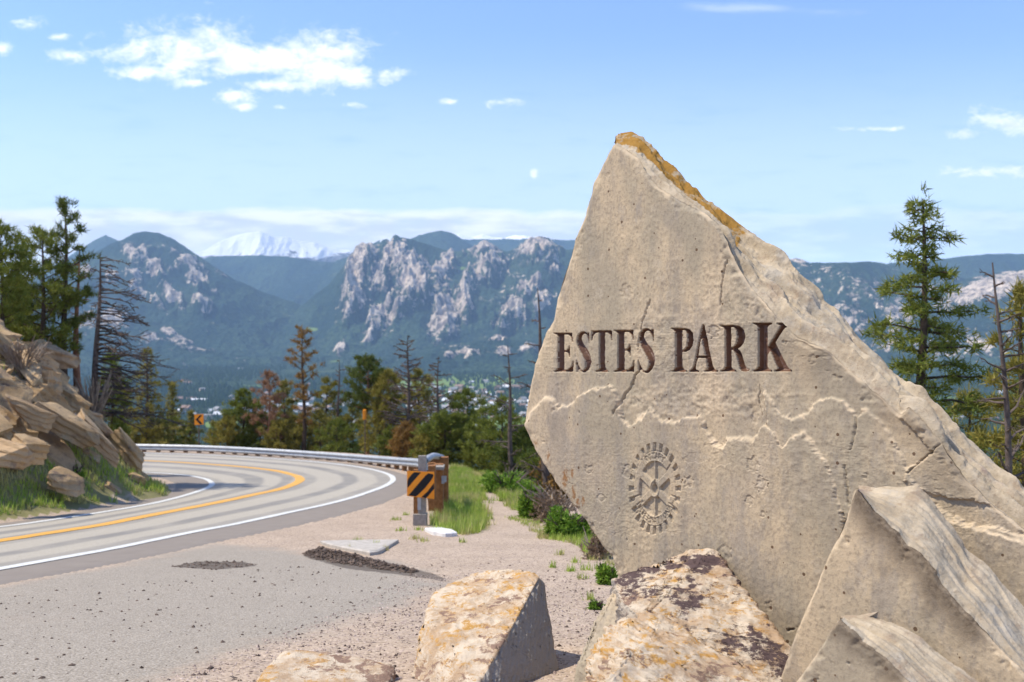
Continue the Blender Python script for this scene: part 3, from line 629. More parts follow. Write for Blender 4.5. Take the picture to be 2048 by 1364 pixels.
def stone_slab(name, c, T, front_top, sil_top, rest, label, cat, base, relief=None, engraved=False, dense_boxes=(), seed=1, lich=None, varn=None, step=2.4, amp=.045, mat2=M_edge):
    """front_top: apex -> along the upper edge; rest: from the end of front_top round the bottom back to the apex (all in image rows of the face plane)"""
    ft = crook(front_top, 2.4, 2.4, seed+10); rs_ = crook(rest, 5, 1.6, seed+20)
    outline = np.vstack([ft, rs_[1:-1]])
    par = empty(name, base, label, cat)
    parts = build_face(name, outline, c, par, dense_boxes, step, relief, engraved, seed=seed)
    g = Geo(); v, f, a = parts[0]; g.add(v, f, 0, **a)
    # broken upper edge
    F3 = on_plane(ft[:, 0], ft[:, 1], c) - .012*NOUT*-1*0; F3 = on_plane(ft[:, 0], ft[:, 1], c)-NOUT*.012*1
    st = crook(sil_top, 5, 2.5, seed+30); B3 = on_plane(st[:, 0], st[:, 1], c+T)
    P, U, Vv = band_grid(F3, B3, 64, amp, seed+40)
    g.grid(P[:, ::-1], 1, lichen=(lich(U, Vv) if lich else 0*U)[:, ::-1], varnish=(varn(U, Vv) if varn else 0*U)[:, ::-1])
    # other sides and the back
    r3 = on_plane(rs_[:, 0], rs_[:, 1], c)-NOUT*.012; ctr = r3.mean(0)
    b3 = r3-NOUT*T; b3 = b3+(ctr-NOUT*T-b3)*.03
    b3[0] = B3[-1]; b3[-1] = B3[0]
    P2, _, _ = band_grid(r3, b3, 8, .012, seed+50)
    g.grid(P2[:, ::-1], 1)
    back = np.vstack([B3[::-1], b3[::-1][1:-1]]); g.add(np.vstack([back.mean(0), back]), [[0, i+1, (i+1) % len(back)+1] for i in range(len(back))], 1)
    g.build('slab_body' if engraved else 'slab_body', [M_face, mat2], par, smooth=True)
    for k, (v, f, a) in parts.items():
        if k == 0: continue
        q = Geo(); q.add(v, f, 0, **a)
        if k == 20: o = q.build('emblem', M_face, par, smooth=True); o['label'] = 'cog wheel emblem carved in low relief with lettering round its ring'
        else:
            o = q.build('letter', M_letter, par, smooth=True); o['label'] = 'carved brown letter ' + WORD[k-1][0]
    return par
L1 = [(1040,860),(1058,838),(1072,815),(1092,797),(1108,800),(1116,818),(1135,812),(1150,806),(1168,786),(1195,778),(1222,768),(1236,785),(1240,812),(1246,838),(1262,852),(1276,845),(1290,826),(1304,818),(1322,840),(1350,845),(1376,836),(1402,830),(1412,856),(1430,885),(1448,895),(1456,876),(1482,874),(1508,880),(1520,862),(1532,852),(1548,862),(1562,888),(1572,892),(1590,870),(1612,860),(1622,878),(1640,905),(1658,920),(1666,950),(1678,985),(1686,1020),(1692,1060),(1800,1200),(1900,1400),(1040,1400)]
L2 = [(1530,782),(1545,800),(1562,828),(1590,838),(1612,830),(1632,806),(1655,795),(1685,800),(1702,822),(1716,834),(1735,815),(1770,850),(1830,960),(1900,1040),(2100,1100),(2100,1400),(1600,1400),(1575,940),(1540,880)]
L3 = [(1740,770),(1765,800),(1800,835),(1830,860),(1870,905),(1850,920),(1820,935),(1815,960),(1860,990),(1950,1000),(2100,1060),(2100,700),(1760,700)]
L4 = [(1860,1000),(1900,1030),(1935,1048),(1990,1055),(2048,1075),(2100,1100),(2100,1400),(1900,1400),(1870,1100)]
def big_relief(X, Y, a, z, h, sd):
    wx = 5*fbm(X/14, Y/14, 0, 3, 41)+3.0*fbm(X/4.5, Y/4.5, 0, 2, 42); wy = 6*fbm(X/14+9, Y/14, 0, 3, 43)+3.0*fbm(X/4.5, Y/4.5, 3, 2, 44); led = np.zeros(X.shape); lev = np.zeros(X.shape)
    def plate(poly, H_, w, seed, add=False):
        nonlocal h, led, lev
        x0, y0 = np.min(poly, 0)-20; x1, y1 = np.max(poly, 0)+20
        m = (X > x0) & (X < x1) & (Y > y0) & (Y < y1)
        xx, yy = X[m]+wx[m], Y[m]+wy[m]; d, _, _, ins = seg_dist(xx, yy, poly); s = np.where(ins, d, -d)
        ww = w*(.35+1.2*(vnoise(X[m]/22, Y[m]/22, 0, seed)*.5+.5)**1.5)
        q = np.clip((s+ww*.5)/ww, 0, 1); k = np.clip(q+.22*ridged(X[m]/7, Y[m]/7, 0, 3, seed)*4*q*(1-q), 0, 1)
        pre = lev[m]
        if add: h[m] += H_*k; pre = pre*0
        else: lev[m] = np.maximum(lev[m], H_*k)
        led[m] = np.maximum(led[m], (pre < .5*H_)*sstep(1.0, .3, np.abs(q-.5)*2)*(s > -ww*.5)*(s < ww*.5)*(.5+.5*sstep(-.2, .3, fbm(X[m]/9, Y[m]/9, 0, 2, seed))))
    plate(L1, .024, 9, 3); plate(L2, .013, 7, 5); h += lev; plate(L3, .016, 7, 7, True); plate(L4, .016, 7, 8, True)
    # rough pitted zone between the lettering and the ledge
    zone = np.exp(-(((X-1400)/210)**2+((Y-800)/42)**2)**2)+.7*np.exp(-(((X-1470)/70)**2+((Y-600)/90)**2)**2)+.6*np.exp(-(((X-1310)/80)**2+((Y-670)/70)**2)**2)
    h += np.clip(zone, 0, 1)*(.007*ridged(X/26, Y/20, 0, 4, 51)+.003*fbm(X/6, Y/6, 0, 2, 53))
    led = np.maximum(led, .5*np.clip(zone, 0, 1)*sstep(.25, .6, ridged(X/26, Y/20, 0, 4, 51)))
    # thin scale flakes
    fl = fbm(X/60+3, Y/60, 0, 4, 61); q = (fl*4) % 1; h += .0018*(sstep(0, .05, q)-q)*sstep(.1, .3, fbm(X/150, Y/150, 0, 2, 63)); h += .0013*ridged(X/5, Y/6, 0, 3, 64)*sstep(-.3, .4, fbm(X/70, Y/70, 0, 3, 65))
    # cracks
    def crack(pts, w, dp):
        nonlocal h
        d, _, _, _ = seg_dist(X+wx*.6, Y+wy*.6, pts, False); h = h-dp*sstep(w, 0, d); return d
    for pts, w, dp in (([(1300,600),(1285,650),(1275,700)], 2.2, .012), ([(1275,745),(1262,775),(1245,800),(1230,830)], 3.0, .018), ([(1716,835),(1712,870),(1704,900)], 2.6, .014), ([(1692,930),(1697,975),(1700,1010)], 2.8, .014),
                       ([(1690,1020),(1694,1060)], 1.8, .02), ([(1820,945),(1850,915),(1870,900),(1885,880)], 2.6, .02), ([(1580,1260),(1630,1240),(1640,1220)], 1.5, .02), ([(1520,770),(1518,800),(1525,830)], 1.4, .012), ([(1440,610),(1446,560),(1452,520)], 2, .012)):
        crack(pts, w, dp)
    # chips and pocks
    r = np.random.default_rng(4)
    for k in range(34):
        cx, cy, rr = r.uniform(1120, 1900), r.uniform(380, 1300), r.uniform(4, 13)
        d = np.hypot((X-cx)/rr, (Y-cy)/(rr*1.3))+.7*fbm(X/6, Y/6, 0, 3, 70+k); h -= .0045*sstep(1, .8, d)*sstep(-.2, .8, d)
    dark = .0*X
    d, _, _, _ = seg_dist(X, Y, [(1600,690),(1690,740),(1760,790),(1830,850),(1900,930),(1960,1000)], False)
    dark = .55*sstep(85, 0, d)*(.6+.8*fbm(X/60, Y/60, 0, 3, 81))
    rust = np.zeros(X.shape)
    for cx, cy, rx, ry in ((1135,955,9,26),(1150,945,5,15),(1078,885,5,10),(1102,912,4,14),(1160,1005,8,14),(1172,1000,6,12),(1152,985,6,20),(1140,1030,5,14)):
        rust = np.maximum(rust, 1.0*np.exp(-(((X-cx)/rx)**2+((Y-cy)/ry)**2)))
    return h, led, dark, rust
ft = [(1228,287),(1252,299),(1275,318),(1290,345),(1312,372),(1345,392),(1380,413),(1410,428),(1438,452),(1458,498),(1478,538),(1503,578),(1528,608),(1560,642),(1592,674),(1645,694),(1690,735),(1720,760),(1745,782),(1775,808),(1800,830),(1814,815),(1828,826),(1850,850),(1880,882),(1895,910),(1932,960),(1985,1012),(2048,1060),(2160,1145)]
st = [(1228,284),(1245,284),(1254,270),(1262,268),(1282,276),(1310,308),(1345,343),(1380,375),(1420,405),(1462,432),(1490,456),(1525,480),(1556,506),(1562,522),(1585,542),(1622,566),(1634,592),(1660,620),(1700,662),(1740,702),(1762,736),(1800,770),(1840,788),(1870,812),(1902,842),(1940,880),(1980,915),(2010,943),(2048,982),(2160,1085)]
rest = [(2160,1145),(2150,1420),(2000,1470),(1245,1330),(1238,1180),(1234,1145),(1224,1115),(1205,1095),(1190,1072),(1165,1035),(1140,1002),(1110,965),(1085,925),(1060,880),(1049,850),(1052,815),(1058,780),(1068,730),(1078,700),(1090,665),(1107,640),(1110,612),(1115,590),(1125,555),(1135,525),(1143,500),(1148,478),(1165,445),(1172,415),(1183,385),(1186,365),(1203,330),(1215,305),(1228,287)]
DB = [(1100,1590,640,752,1.0),(1258,1371,880,1072,1.0)]
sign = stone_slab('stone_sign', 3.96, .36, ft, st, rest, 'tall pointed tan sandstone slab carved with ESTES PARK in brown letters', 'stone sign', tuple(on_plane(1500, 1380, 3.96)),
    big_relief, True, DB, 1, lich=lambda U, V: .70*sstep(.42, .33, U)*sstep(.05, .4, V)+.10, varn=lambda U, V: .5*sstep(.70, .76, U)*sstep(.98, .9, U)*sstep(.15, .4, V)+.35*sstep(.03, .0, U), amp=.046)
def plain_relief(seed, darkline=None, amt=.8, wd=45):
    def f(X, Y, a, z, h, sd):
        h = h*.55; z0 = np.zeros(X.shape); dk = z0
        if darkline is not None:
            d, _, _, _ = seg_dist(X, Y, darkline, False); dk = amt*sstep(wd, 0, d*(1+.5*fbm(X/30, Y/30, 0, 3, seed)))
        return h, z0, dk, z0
    return f
ft2 = [(1712,978),(1724,990),(1742,1016),(1772,1048),(1795,1066),(1812,1092),(1838,1106),(1868,1140),(1880,1168),(1920,1214),(1945,1240),(1990,1290),(2048,1348),(2150,1440)]
st2 = [(1714,976),(1760,973),(1835,971),(1866,1002),(1885,1030),(1910,1060),(1940,1105),(1975,1130),(2000,1160),(2048,1212),(2150,1310)]
rest2 = [(2150,1440),(2100,1490),(1520,1490),(1556,1364),(1590,1268),(1640,1150),(1680,1060),(1712,978)]
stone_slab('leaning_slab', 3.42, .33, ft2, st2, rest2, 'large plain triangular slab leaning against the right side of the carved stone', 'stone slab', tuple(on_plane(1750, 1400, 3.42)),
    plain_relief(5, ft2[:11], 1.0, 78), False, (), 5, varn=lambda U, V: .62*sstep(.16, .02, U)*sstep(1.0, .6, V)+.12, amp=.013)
ft3 = [(1678,1240),(1692,1252),(1712,1268),(1722,1284),(1745,1300),(1770,1318),(1798,1345),(1815,1364),(1860,1440)]
st3 = [(1679,1238),(1695,1230),(1738,1232),(1768,1240),(1800,1252),(1840,1272),(1870,1300),(1905,1326),(1940,1352),(1980,1385),(2010,1440)]
rest3 = [(1860,1440),(1850,1500),(1530,1500),(1590,1364),(1622,1322),(1650,1278),(1656,1262),(1678,1240)]
stone_slab('low_slab', 3.02, .26, ft3, st3, rest3, 'low triangular slab with grey weathered top in front of the large plain slab', 'stone slab', tuple(on_plane(1720, 1440, 3.02)),
    plain_relief(9, ft3[:7], .9, 55), False, (), 9, varn=lambda U, V: .45*sstep(.2, .8, V), amp=.013)

# ------------------------------------------------------------------ loose foreground rocks
def hull_rock(name, pts, label, cat, strata=(0, 0, 1), amp=.05, step=.011, mats=M_vein, seed=1, grey=None, varn=.0, lump=.06, layer=.08, group=None, parent=None, tags=True, sharp=True):
    pts = np.asarray(pts, float)
    bm = bmesh.new()
    for p in pts: bm.verts.new(p)
    r = bmesh.ops.convex_hull(bm, input=bm.verts[:])
    bmesh.ops.delete(bm, geom=[v for v in bm.verts if not v.link_faces], context='VERTS')
    bmesh.ops.recalc_face_normals(bm, faces=bm.faces[:])
    bmesh.ops.bevel(bm, geom=bm.edges[:], offset=step*1.6, segments=2, affect='EDGES', profile=.6, clamp_overlap=True)
    bmesh.ops.triangulate(bm, faces=bm.faces[:])
    for it in range(14):
        es = [e for e in bm.edges if e.calc_length() > step*1.7]
        if not es or len(bm.verts) > 110000: break
        bmesh.ops.subdivide_edges(bm, edges=es, cuts=1); bmesh.ops.triangulate(bm, faces=[f for f in bm.faces if len(f.verts) > 3])
    bm.normal_update()
    V = np.array([v.co[:] for v in bm.verts]); N = np.array([v.normal[:] for v in bm.verts]); F = np.array([[v.index for v in f.verts] for f in bm.faces])
    bm.free()
    N0 = N.copy()
    k = 1/lump if lump else 1
    s = np.asarray(strata, float); s /= np.linalg.norm(s)
    w = (V@s)/layer+.6*fbm(V[:, 0]*2, V[:, 1]*2, V[:, 2]*2, 3, seed); st = np.floor(w)+sstep(.3, .7, w % 1)-w
    par_ = np.abs(N@s)
    dsp = amp*(.9*fbm(V[:, 0]*2.6, V[:, 1]*2.6, V[:, 2]*2.6, 3, seed)+.55*ridged(V[:, 0]*6, V[:, 1]*6, V[:, 2]*6, 4, seed+2)+.22*ridged(V[:, 0]*22, V[:, 1]*22, V[:, 2]*22, 4, seed+4))
    w2 = (w*2.7+.4*fbm(V[:, 0]*6, V[:, 1]*6, V[:, 2]*6, 2, seed+8)) % 1; dsp += layer*.16*(sstep(0, .2, w2)-w2)*(1-par_**2)*2
    dsp += layer*.5*st*(1-par_**2)*sstep(-.35, .2, fbm(V[:, 0]*1.7+4, V[:, 1]*1.7, V[:, 2]*1.7, 2, seed+6))
    gr = grey(N0, V) if grey else np.zeros(len(V))
    dsp = dsp*(1-.6*gr)
    V = V+N*dsp[:, None]
    g = Geo(); g.add(V, F, 0, grey=gr, varnish=np.full(len(V), varn) if np.isscalar(varn) else varn(V, N0))
    o = g.build(name, mats, parent, smooth=True)
    if tags: tag(o, label, cat, group)
    return o
P3 = px3
# cream and ochre rock, left of the sign
hull_rock('foreground_rock', [P3(838,1400,4.55),P3(848,1285,4.85),P3(850,1235,4.95),P3(872,1180,5.3),P3(945,1149,5.55),P3(1010,1145,5.6),P3(1078,1155,5.25),P3(1086,1172,5.3),P3(1104,1265,5.05),P3(1116,1345,4.85),
    P3(1120,1420,4.85),P3(955,1372,4.22),P3(940,1440,4.2),P3(1004,1290,4.55),P3(820,1450,4.5),P3(1000,1500,5.4),P3(900,1450,5.6)], 'cream and ochre rock with smooth grey right side, standing alone on the gravel', 'rock',
    strata=(-.55, -.35, .75), amp=.03, seed=3, grey=lambda N, V: sstep(.30, .48, N[:, 0]-.1*N[:, 2]), varn=.10, layer=.07)
hull_rock('flat_rock', [P3(568,1304,4.75),P3(640,1306,4.8),P3(742,1328,4.75),P3(786,1330,4.7),P3(772,1372,4.45),P3(690,1385,4.3),P3(520,1366,4.35),P3(505,1400,4.35),P3(790,1420,4.6),P3(690,1450,4.3),P3(560,1420,4.8)],
    'low flat tan rock lying at the bottom edge on the gravel', 'rock', strata=(.2, -.2, 1), amp=.018, seed=8, varn=-.1, layer=.05)
# veined rock in front of the carved stone
hull_rock('veined_rock', [P3(1228,1160,4.85),P3(1265,1148,4.95),P3(1300,1128,5.0),P3(1345,1112,5.05),P3(1382,1102,5.05),P3(1424,1104,5.0),P3(1438,1138,4.9),P3(1456,1185,4.75),P3(1490,1235,4.6),P3(1540,1284,4.4),P3(1578,1302,4.25),
    P3(1576,1400,4.0),P3(1500,1460,3.9),P3(1300,1440,3.95),P3(1242,1200,4.6),P3(1285,1240,4.35),P3(1215,1400,4.5),P3(1240,1300,4.7),P3(1600,1480,4.6),P3(1300,1480,5.0)],
    'rock streaked with dark brown and ochre veins in front of the carved stone', 'rock', strata=(.25, .5, .8), amp=.032, seed=12, grey=lambda N, V: sstep(.55, .75, -N[:, 0])*.5, varn=.56, layer=.06)
hull_rock('tan_rock', [P3(1182,1305,4.1),P3(1212,1262,4.2),P3(1256,1236,4.3),P3(1318,1229,4.35),P3(1350,1244,4.3),P3(1368,1275,4.2),P3(1400,1300,4.1),P3(1480,1345,3.95),P3(1560,1400,3.8),P3(1172,1400,3.85),P3(1186,1440,3.7),P3(1440,1480,3.6),P3(1500,1450,4.2),P3(1230,1440,4.5),P3(1300,1290,3.95),P3(1260,1300,3.9)],
    'rough tan rock at the bottom edge, in front of the dark veined rock', 'rock', strata=(.6, .2, .7), amp=.030, seed=21, varn=.0, layer=.08)
hull_rock('grey_slab', [P3(1236,1168,4.78),P3(1222,1205,4.72),P3(1192,1245,4.66),P3(1178,1290,4.6),P3(1152,1340,4.5),P3(1150,1420,4.45),P3(1250,1400,4.35),P3(1282,1240,4.55),P3(1262,1190,4.7),P3(1290,1400,4.8),P3(1200,1420,4.9)],
    'thin pale grey slab standing on edge behind the tan rock', 'stone slab', strata=(NS, NC, 0), amp=.012, seed=27, mats=M_face, layer=.05)
# ------------------------------------------------------------------ valley and mountains
def forest_mat(name, rockc=((.50,.40,.31),(.76,.62,.48)), fcol=((.028,.056,.042),(.066,.105,.055)), sc=1.0, snow=False):
    def fn(b, p):
        P = b.pos()
        n1 = b.noise(P, .0022*sc, 6, .6); n2 = b.noise(P, .012*sc, 6, .7); n3 = b.noise(P, .07, 3, .7)
        f = b.mix(b.rng(n1, .4, .62), fcol[0], fcol[1]); f = b.mix(b.rng(n3, .35, .65), f, (.012, .03, .02))
        f = b.mix(b.m('MULTIPLY', b.rng(b.noise(P, .005*sc, 5, .7), .60, .70), .6), f, (.11, .135, .055))
        r = b.mix(b.rng(n2, .3, .7), *rockc); r = b.mix(b.m('MULTIPLY', b.rng(b.noise(b.scalevec(P, (1, 1, .3)), .03*sc, 6, .72), .44, .60), .85), r, (.11, .09, .085)); r = b.mix(b.m('MULTIPLY', b.rng(b.noise(P, .05, 4, .7), .55, .65), .8), r, (.03, .055, .03))
        k = b.rng(b.m('ADD', b.attr('rock'), b.m('MULTIPLY', b.m('SUBTRACT', b.noise(P, .02*sc, 8, .72), .5), 3.0)), .44, .60)
        c = b.mix(k, f, r)
        c = b.mix(b.rng(b.m('ADD', b.attr('meadow'), b.m('MULTIPLY', b.m('SUBTRACT', n2, .5), 1.5)), .5, .7), c, (.17, .24, .06))
        if snow: c = b.mix(b.rng(b.m('ADD', b.attr('snow'), b.m('MULTIPLY', b.m('SUBTRACT', b.noise(b.scalevec(P, (1, 1, 2.5)), .004, 6, .7), .5), 2.2)), .45, .55), c, (.93, .93, .93))
        return [c, b.bump(b.m('ADD', n3, b.m('MULTIPLY', n2, 1.5)), .8, 14)]
    return material(name, fn, .95, .05)
M_valley = forest_mat('valley_floor', fcol=((.030,.055,.026),(.055,.085,.035))); M_mtn = forest_mat('forested_granite'); M_snowm = forest_mat('snowy_granite', snow=True, rockc=((.20,.20,.22),(.30,.30,.32)))
g = Geo()
ys2 = np.r_[np.geomspace(58, 1500, 170), np.geomspace(1520, 9000, 330)]; us2 = np.arange(-.95, .951, .004)
YV, UV = np.meshgrid(ys2, us2, indexing='ij'); XV = YV*UV; ZV = zground(XV, YV, False)-1.0*(YV < 75)-.3 + 1.2*fbm(XV/30, YV/30, 0, 3, 12)*sstep(80, 300, YV)
pxv = CX+FPX*UV; pyv = CY-FPX*ZV/YV
mead = fbm(XV/260, YV/420, 0, 4, 33); md = sstep(.2, .45, mead)*sstep(900, 1400, YV)*.6
for (x, y, rx, ry) in ((540,719,70,3.5),(700,738,40,6),(900,765,160,20),(460,850,70,9),(1010,840,60,12),(960,800,120,25),(1900,820,140,30)): md = np.maximum(md, 1.1*np.exp(-(((pxv-x)/rx)**2+((pyv-y)/ry)**2)**2))
md *= (1-np.exp(-(((pxv-520)/300)**2+((pyv-745)/20)**2)**2)*(np.abs(pyv-719) > 5))
g.grid(np.stack([XV, YV, ZV], -1), 0, meadow=md, rock=0*md)
tag(g.build('terrain', M_valley, smooth=True), kind='structure')
def mountain(sky, dr, df, zf, seed, mat_, rocks=(), amp=110, base_rock=-.42, power=1.05, snow=None, craggy=0, ds=2.0, rows=170, meadows=(), droff=0):
    sky = np.asarray(sky, float); xs = np.arange(sky[0, 0], sky[-1, 0]+.1, ds)
    ysk = np.interp(xs, sky[:, 0], sky[:, 1]) + 1.1*fbm(xs/9., xs*0, 0, 3, seed)
    u = (xs-CX)/FPX; Yr = dr*(1+.05*fbm(xs/120., xs*0, 0, 2, seed+1))+droff*(xs-xs[0])/(xs[-1]-xs[0]); zt = (CY-ysk)/FPX*Yr
    s = np.r_[np.linspace(0, 1, rows), 1+np.linspace(.02, .6, 26)][:, None]
    Y = df+(Yr[None]-df)*s; X = Y*u[None]
    pr = np.where(s <= 1, np.clip(s, 0, 1)**power, 1-(s-1)*1.5)
    Z = zf+(zt[None]-zf)*pr
    env = np.where(s <= 1, np.clip(4*s*(1-s), 0, 1)**.7, np.clip((s-1)*3, 0, 1)*.4)
    Z = Z+env*26*ridged(X/120, Y/150, 0, 4, seed+21)+env*9*ridged(X/42, Y/42, 0, 3, seed+22)
    gul = ridged(X/620, Y/1500, 0, 4, seed+2); Z = Z+env*amp*1.5*(gul*.8-.3)+env*amp*.35*ridged(X/240, Y/300, 0, 4, seed+3)+env*12*fbm(X/60, Y/60, 0, 3, seed+5)
    px, py = CX+FPX*X/Y, CY-FPX*Z/Y
    rk = np.full(X.shape, base_rock)+.42*fbm(X/260, Y/420, 0, 4, seed+7)+.12
    for (x, y, rx, ry, an, a) in rocks:
        c, sn = math.cos(math.radians(an)), math.sin(math.radians(an)); dx, dy = px-x, -(py-y)
        q = ((dx*c+dy*sn)/rx)**2+((-dx*sn+dy*c)/ry)**2
        q = q*(1+.9*fbm(px/9, py/7, 0, 3, seed+9)); rk = np.maximum(rk, a*np.exp(-np.clip(q*.8, 0, 9))-.05)
    if craggy:
        cr = sstep(.1, .7, rk)*env; w_ = (Z/55.+1.3*fbm(X/160, Y/160, 0, 3, seed+12)) % 1; Z = Z+cr*craggy*(1.5*ridged(X/80+Z/260, Y/300, Z/300, 5, seed+11)+.4+.5*(sstep(0, .35, w_)-w_))
    mw = np.full(X.shape, -.5)
    for (x, y, rx, ry) in meadows: mw = np.maximum(mw, np.exp(-(((px-x)/rx)**2+((py-y)/ry)**2)))
    at = dict(rock=rk, meadow=mw)
    if snow is not None: at['snow'] = snow(px, py, Z, s*np.ones_like(X))
    g = Geo(); g.grid(np.stack([X, Y, Z], -1)[:, ::-1] if False else np.stack([X, Y, Z], -1), 0, **at)
    return tag(g.build('mountain', mat_, smooth=True), kind='structure')
# far blue peak, far left
mountain([(60,560),(150,505),(190,480),(212,470),(235,480),(262,500),(320,545),(380,600)], 8300, 7000, 0, 3, M_mtn, amp=60)
# snow covered summit
sn_ = lambda lo, hi: (lambda px, py, Z, s: sstep(hi, lo, py)*1.25-.1)
mountain([(340,545),(390,508),(415,498),(440,482),(480,468),(520,462),(548,474),(575,474),(600,482),(625,484),(655,494),(700,500),(735,520),(800,560)], 9600, 8050, 0, 11, M_snowm, amp=200, snow=lambda px, py, Z, s: .92*sstep(530, 500, py)-.1+.25*sstep(480, 465, py), base_rock=.9)
mountain([(400,520),(425,513),(455,511),(520,511),(580,513),(625,522),(665,524),(695,514),(715,505),(800,500)], 7900, 6800, 0, 15, M_mtn, amp=70)
mountain([(520,590),(560,572),(600,560),(640,545),(680,525),(720,500),(760,480)], 7300, 6300, 0, 17, M_mtn, amp=60, base_rock=-.7)
mountain([(780,500),(815,480),(838,470),(860,465),(882,461),(905,466),(925,478),(945,492),(1000,530),(1060,560)], 7600, 6500, 60, 21, M_mtn, amp=60, base_rock=-.8)
mountain([(860,500),(900,470),(922,469),(945,474),(965,468),(985,474),(1010,476),(1030,470),(1055,474),(1090,472),(1120,480),(1160,480),(1250,500),(1400,520),(1500,520)], 9300, 7000, 100, 25, M_snowm, amp=120, snow=lambda px, py, Z, s: sstep(484, 474, py)*1.0*(px < 1300)-.12)
# forested peak on the left
mountain([(-260,640),(-100,600),(0,575),(80,560),(150,530),(190,505),(225,486),(248,478),(266,467),(290,463),(318,466),(333,472),(350,480),(380,500),(430,534),(470,560),(520,582),(565,599),(620,615),(700,640),(780,680)], 5500, 4300, -84, 31, M_mtn,
    [(265,510,20,13,-35,1.1),(287,515,12,8,-40,.9),(310,540,15,17,10,1.1),(298,500,26,10,0,.5),(345,505,30,9,-30,.55),(378,535,26,15,-10,1.0),(392,560,28,12,-45,1.1),(270,555,16,12,-20,1.0),(170,550,14,10,0,1.0),(220,560,18,9,20,.8),(278,583,26,7,-35,1.1),(345,598,26,10,-35,1.1),(405,618,22,12,-20,1.0),(310,610,26,6,-35,.8),(420,580,20,8,-40,.5),(440,545,22,7,-35,.45)], amp=90, craggy=42)
mountain([(-260,600),(0,585),(120,592),(180,600),(235,606),(270,615),(310,632),(350,655),(400,682),(450,700),(520,714),(600,722)], 4700, 3800, -112, 35, M_mtn,
    [(340,660,17,11,0,1.2),(225,640,26,22,0,1.0),(300,675,34,10,0,.75),(370,680,36,12,-10,.75),(390,700,50,7,0,.6),(170,640,30,20,0,.7)], amp=45, craggy=10, base_rock=-.15)
# craggy granite ridge in the middle
lr = [(712,560,17,52,-18,1.3),(735,505,24,22,-30,1.2),(700,600,16,26,-30,1.1),(715,615,24,12,50,1.2),(775,520,9,42,-12,1.25),(797,520,12,36,-10,1.1),(760,570,18,20,30,1.1),(758,640,10,34,-42,1.3),(810,540,30,16,20,1.0),(822,575,22,38,-35,1.3),(835,590,26,16,40,1.1),(795,632,26,8,50,1.15),
      (880,545,26,16,35,1.2),(902,530,10,16,0,1.1),(880,580,30,16,20,.75),(740,680,18,10,40,.8),(760,665,18,8,30,.9),(683,700,12,9,45,1.1),(695,645,14,9,40,.8),(970,500,28,15,15,1.2),(1075,500,36,22,5,1.1),(1055,518,30,10,0,.8),(975,545,30,16,0,1.0),(950,560,26,18,30,.8),(925,590,20,14,40,.8),
      (890,650,22,38,-25,1.25),(925,620,20,16,20,1.1),(930,640,14,14,0,.8),(1025,640,30,18,35,1.1),(1060,590,24,18,30,1.1),(1080,620,30,16,30,.8),(1045,600,16,9,0,.9),(1110,565,14,6,0,.9),(1100,530,22,8,0,.6),(990,525,40,6,0,.6),(1040,560,40,20,0,.4),(1000,600,50,24,20,.35)]
mountain([(440,690),(500,668),(560,640),(600,614),(630,592),(655,572),(678,545),(690,528),(700,512),(712,496),(728,490),(738,487),(742,484),(748,489),(758,488),(765,480),(774,478),(780,484),(785,474),(789,469),(794,470),(800,474),(822,478),(850,487),(880,497),(905,503),(930,500),(945,494),(958,487),(970,484),(984,489),(1000,499),(1015,503),(1030,498),(1042,488),(1058,479),(1072,475),(1088,476),(1104,484),(1120,494),(1135,500),(1150,498),(1200,505),(1300,510),(1450,520),(1600,540)],
    5600, 4300, -88, 41, M_mtn, lr, amp=85, craggy=66, ds=1.5, rows=260, power=.92, meadows=((925,537,18,4),(620,658,16,6)))
mountain([(700,724),(800,716),(850,700),(900,690),(950,684),(1000,679),(1050,681),(1100,690),(1200,690),(1400,700),(1600,710)], 4050, 3400, -124, 45, M_mtn, [(995,680,20,5,0,1.3),(930,708,26,7,0,1.1),(1005,705,14,6,0,1.1),(1060,700,30,10,0,.8),(900,712,10,6,0,1),(960,700,60,14,0,.45)], amp=30, craggy=14, base_rock=-.3)
# right hand range
mountain([(1400,530),(1560,522),(1578,519),(1592,516),(1604,518),(1618,525),(1660,526),(1740,523),(1790,530),(1850,540),(1950,560),(2100,600),(2400,640)], 4900, 3500, -125, 51, M_mtn,
    [(1600,522,16,7,0,1.1),(1650,545,50,12,0,.55),(1700,570,80,24,-10,.5),(1730,600,60,20,-20,.5),(1800,640,50,40,-30,.75),(1700,640,60,30,-30,.6),(1870,600,50,30,-20,.7),(1780,690,50,16,-20,.7),(1600,560,40,20,0,.5)], amp=90, craggy=26, base_rock=-.05)
mountain([(1700,545),(1780,526),(1850,520),(1900,516),(1950,510),(2000,507),(2048,508),(2200,512),(2500,540)], 6400, 5300, -50, 55, M_mtn, amp=50, base_rock=-.6)
mountain([(1780,600),(1850,582),(1890,572),(1940,556),(1990,545),(2048,540),(2150,540),(2400,560)], 4500, 3300, -128, 57, M_mtn, [(1990,575,110,22,14,1.25),(1930,600,60,14,20,.9),(2030,560,60,16,10,1.2),(1960,690,60,26,-10,.75),(1870,700,50,24,0,.6),(2040,640,50,30,0,.4)], amp=50, craggy=14, base_rock=-.25)

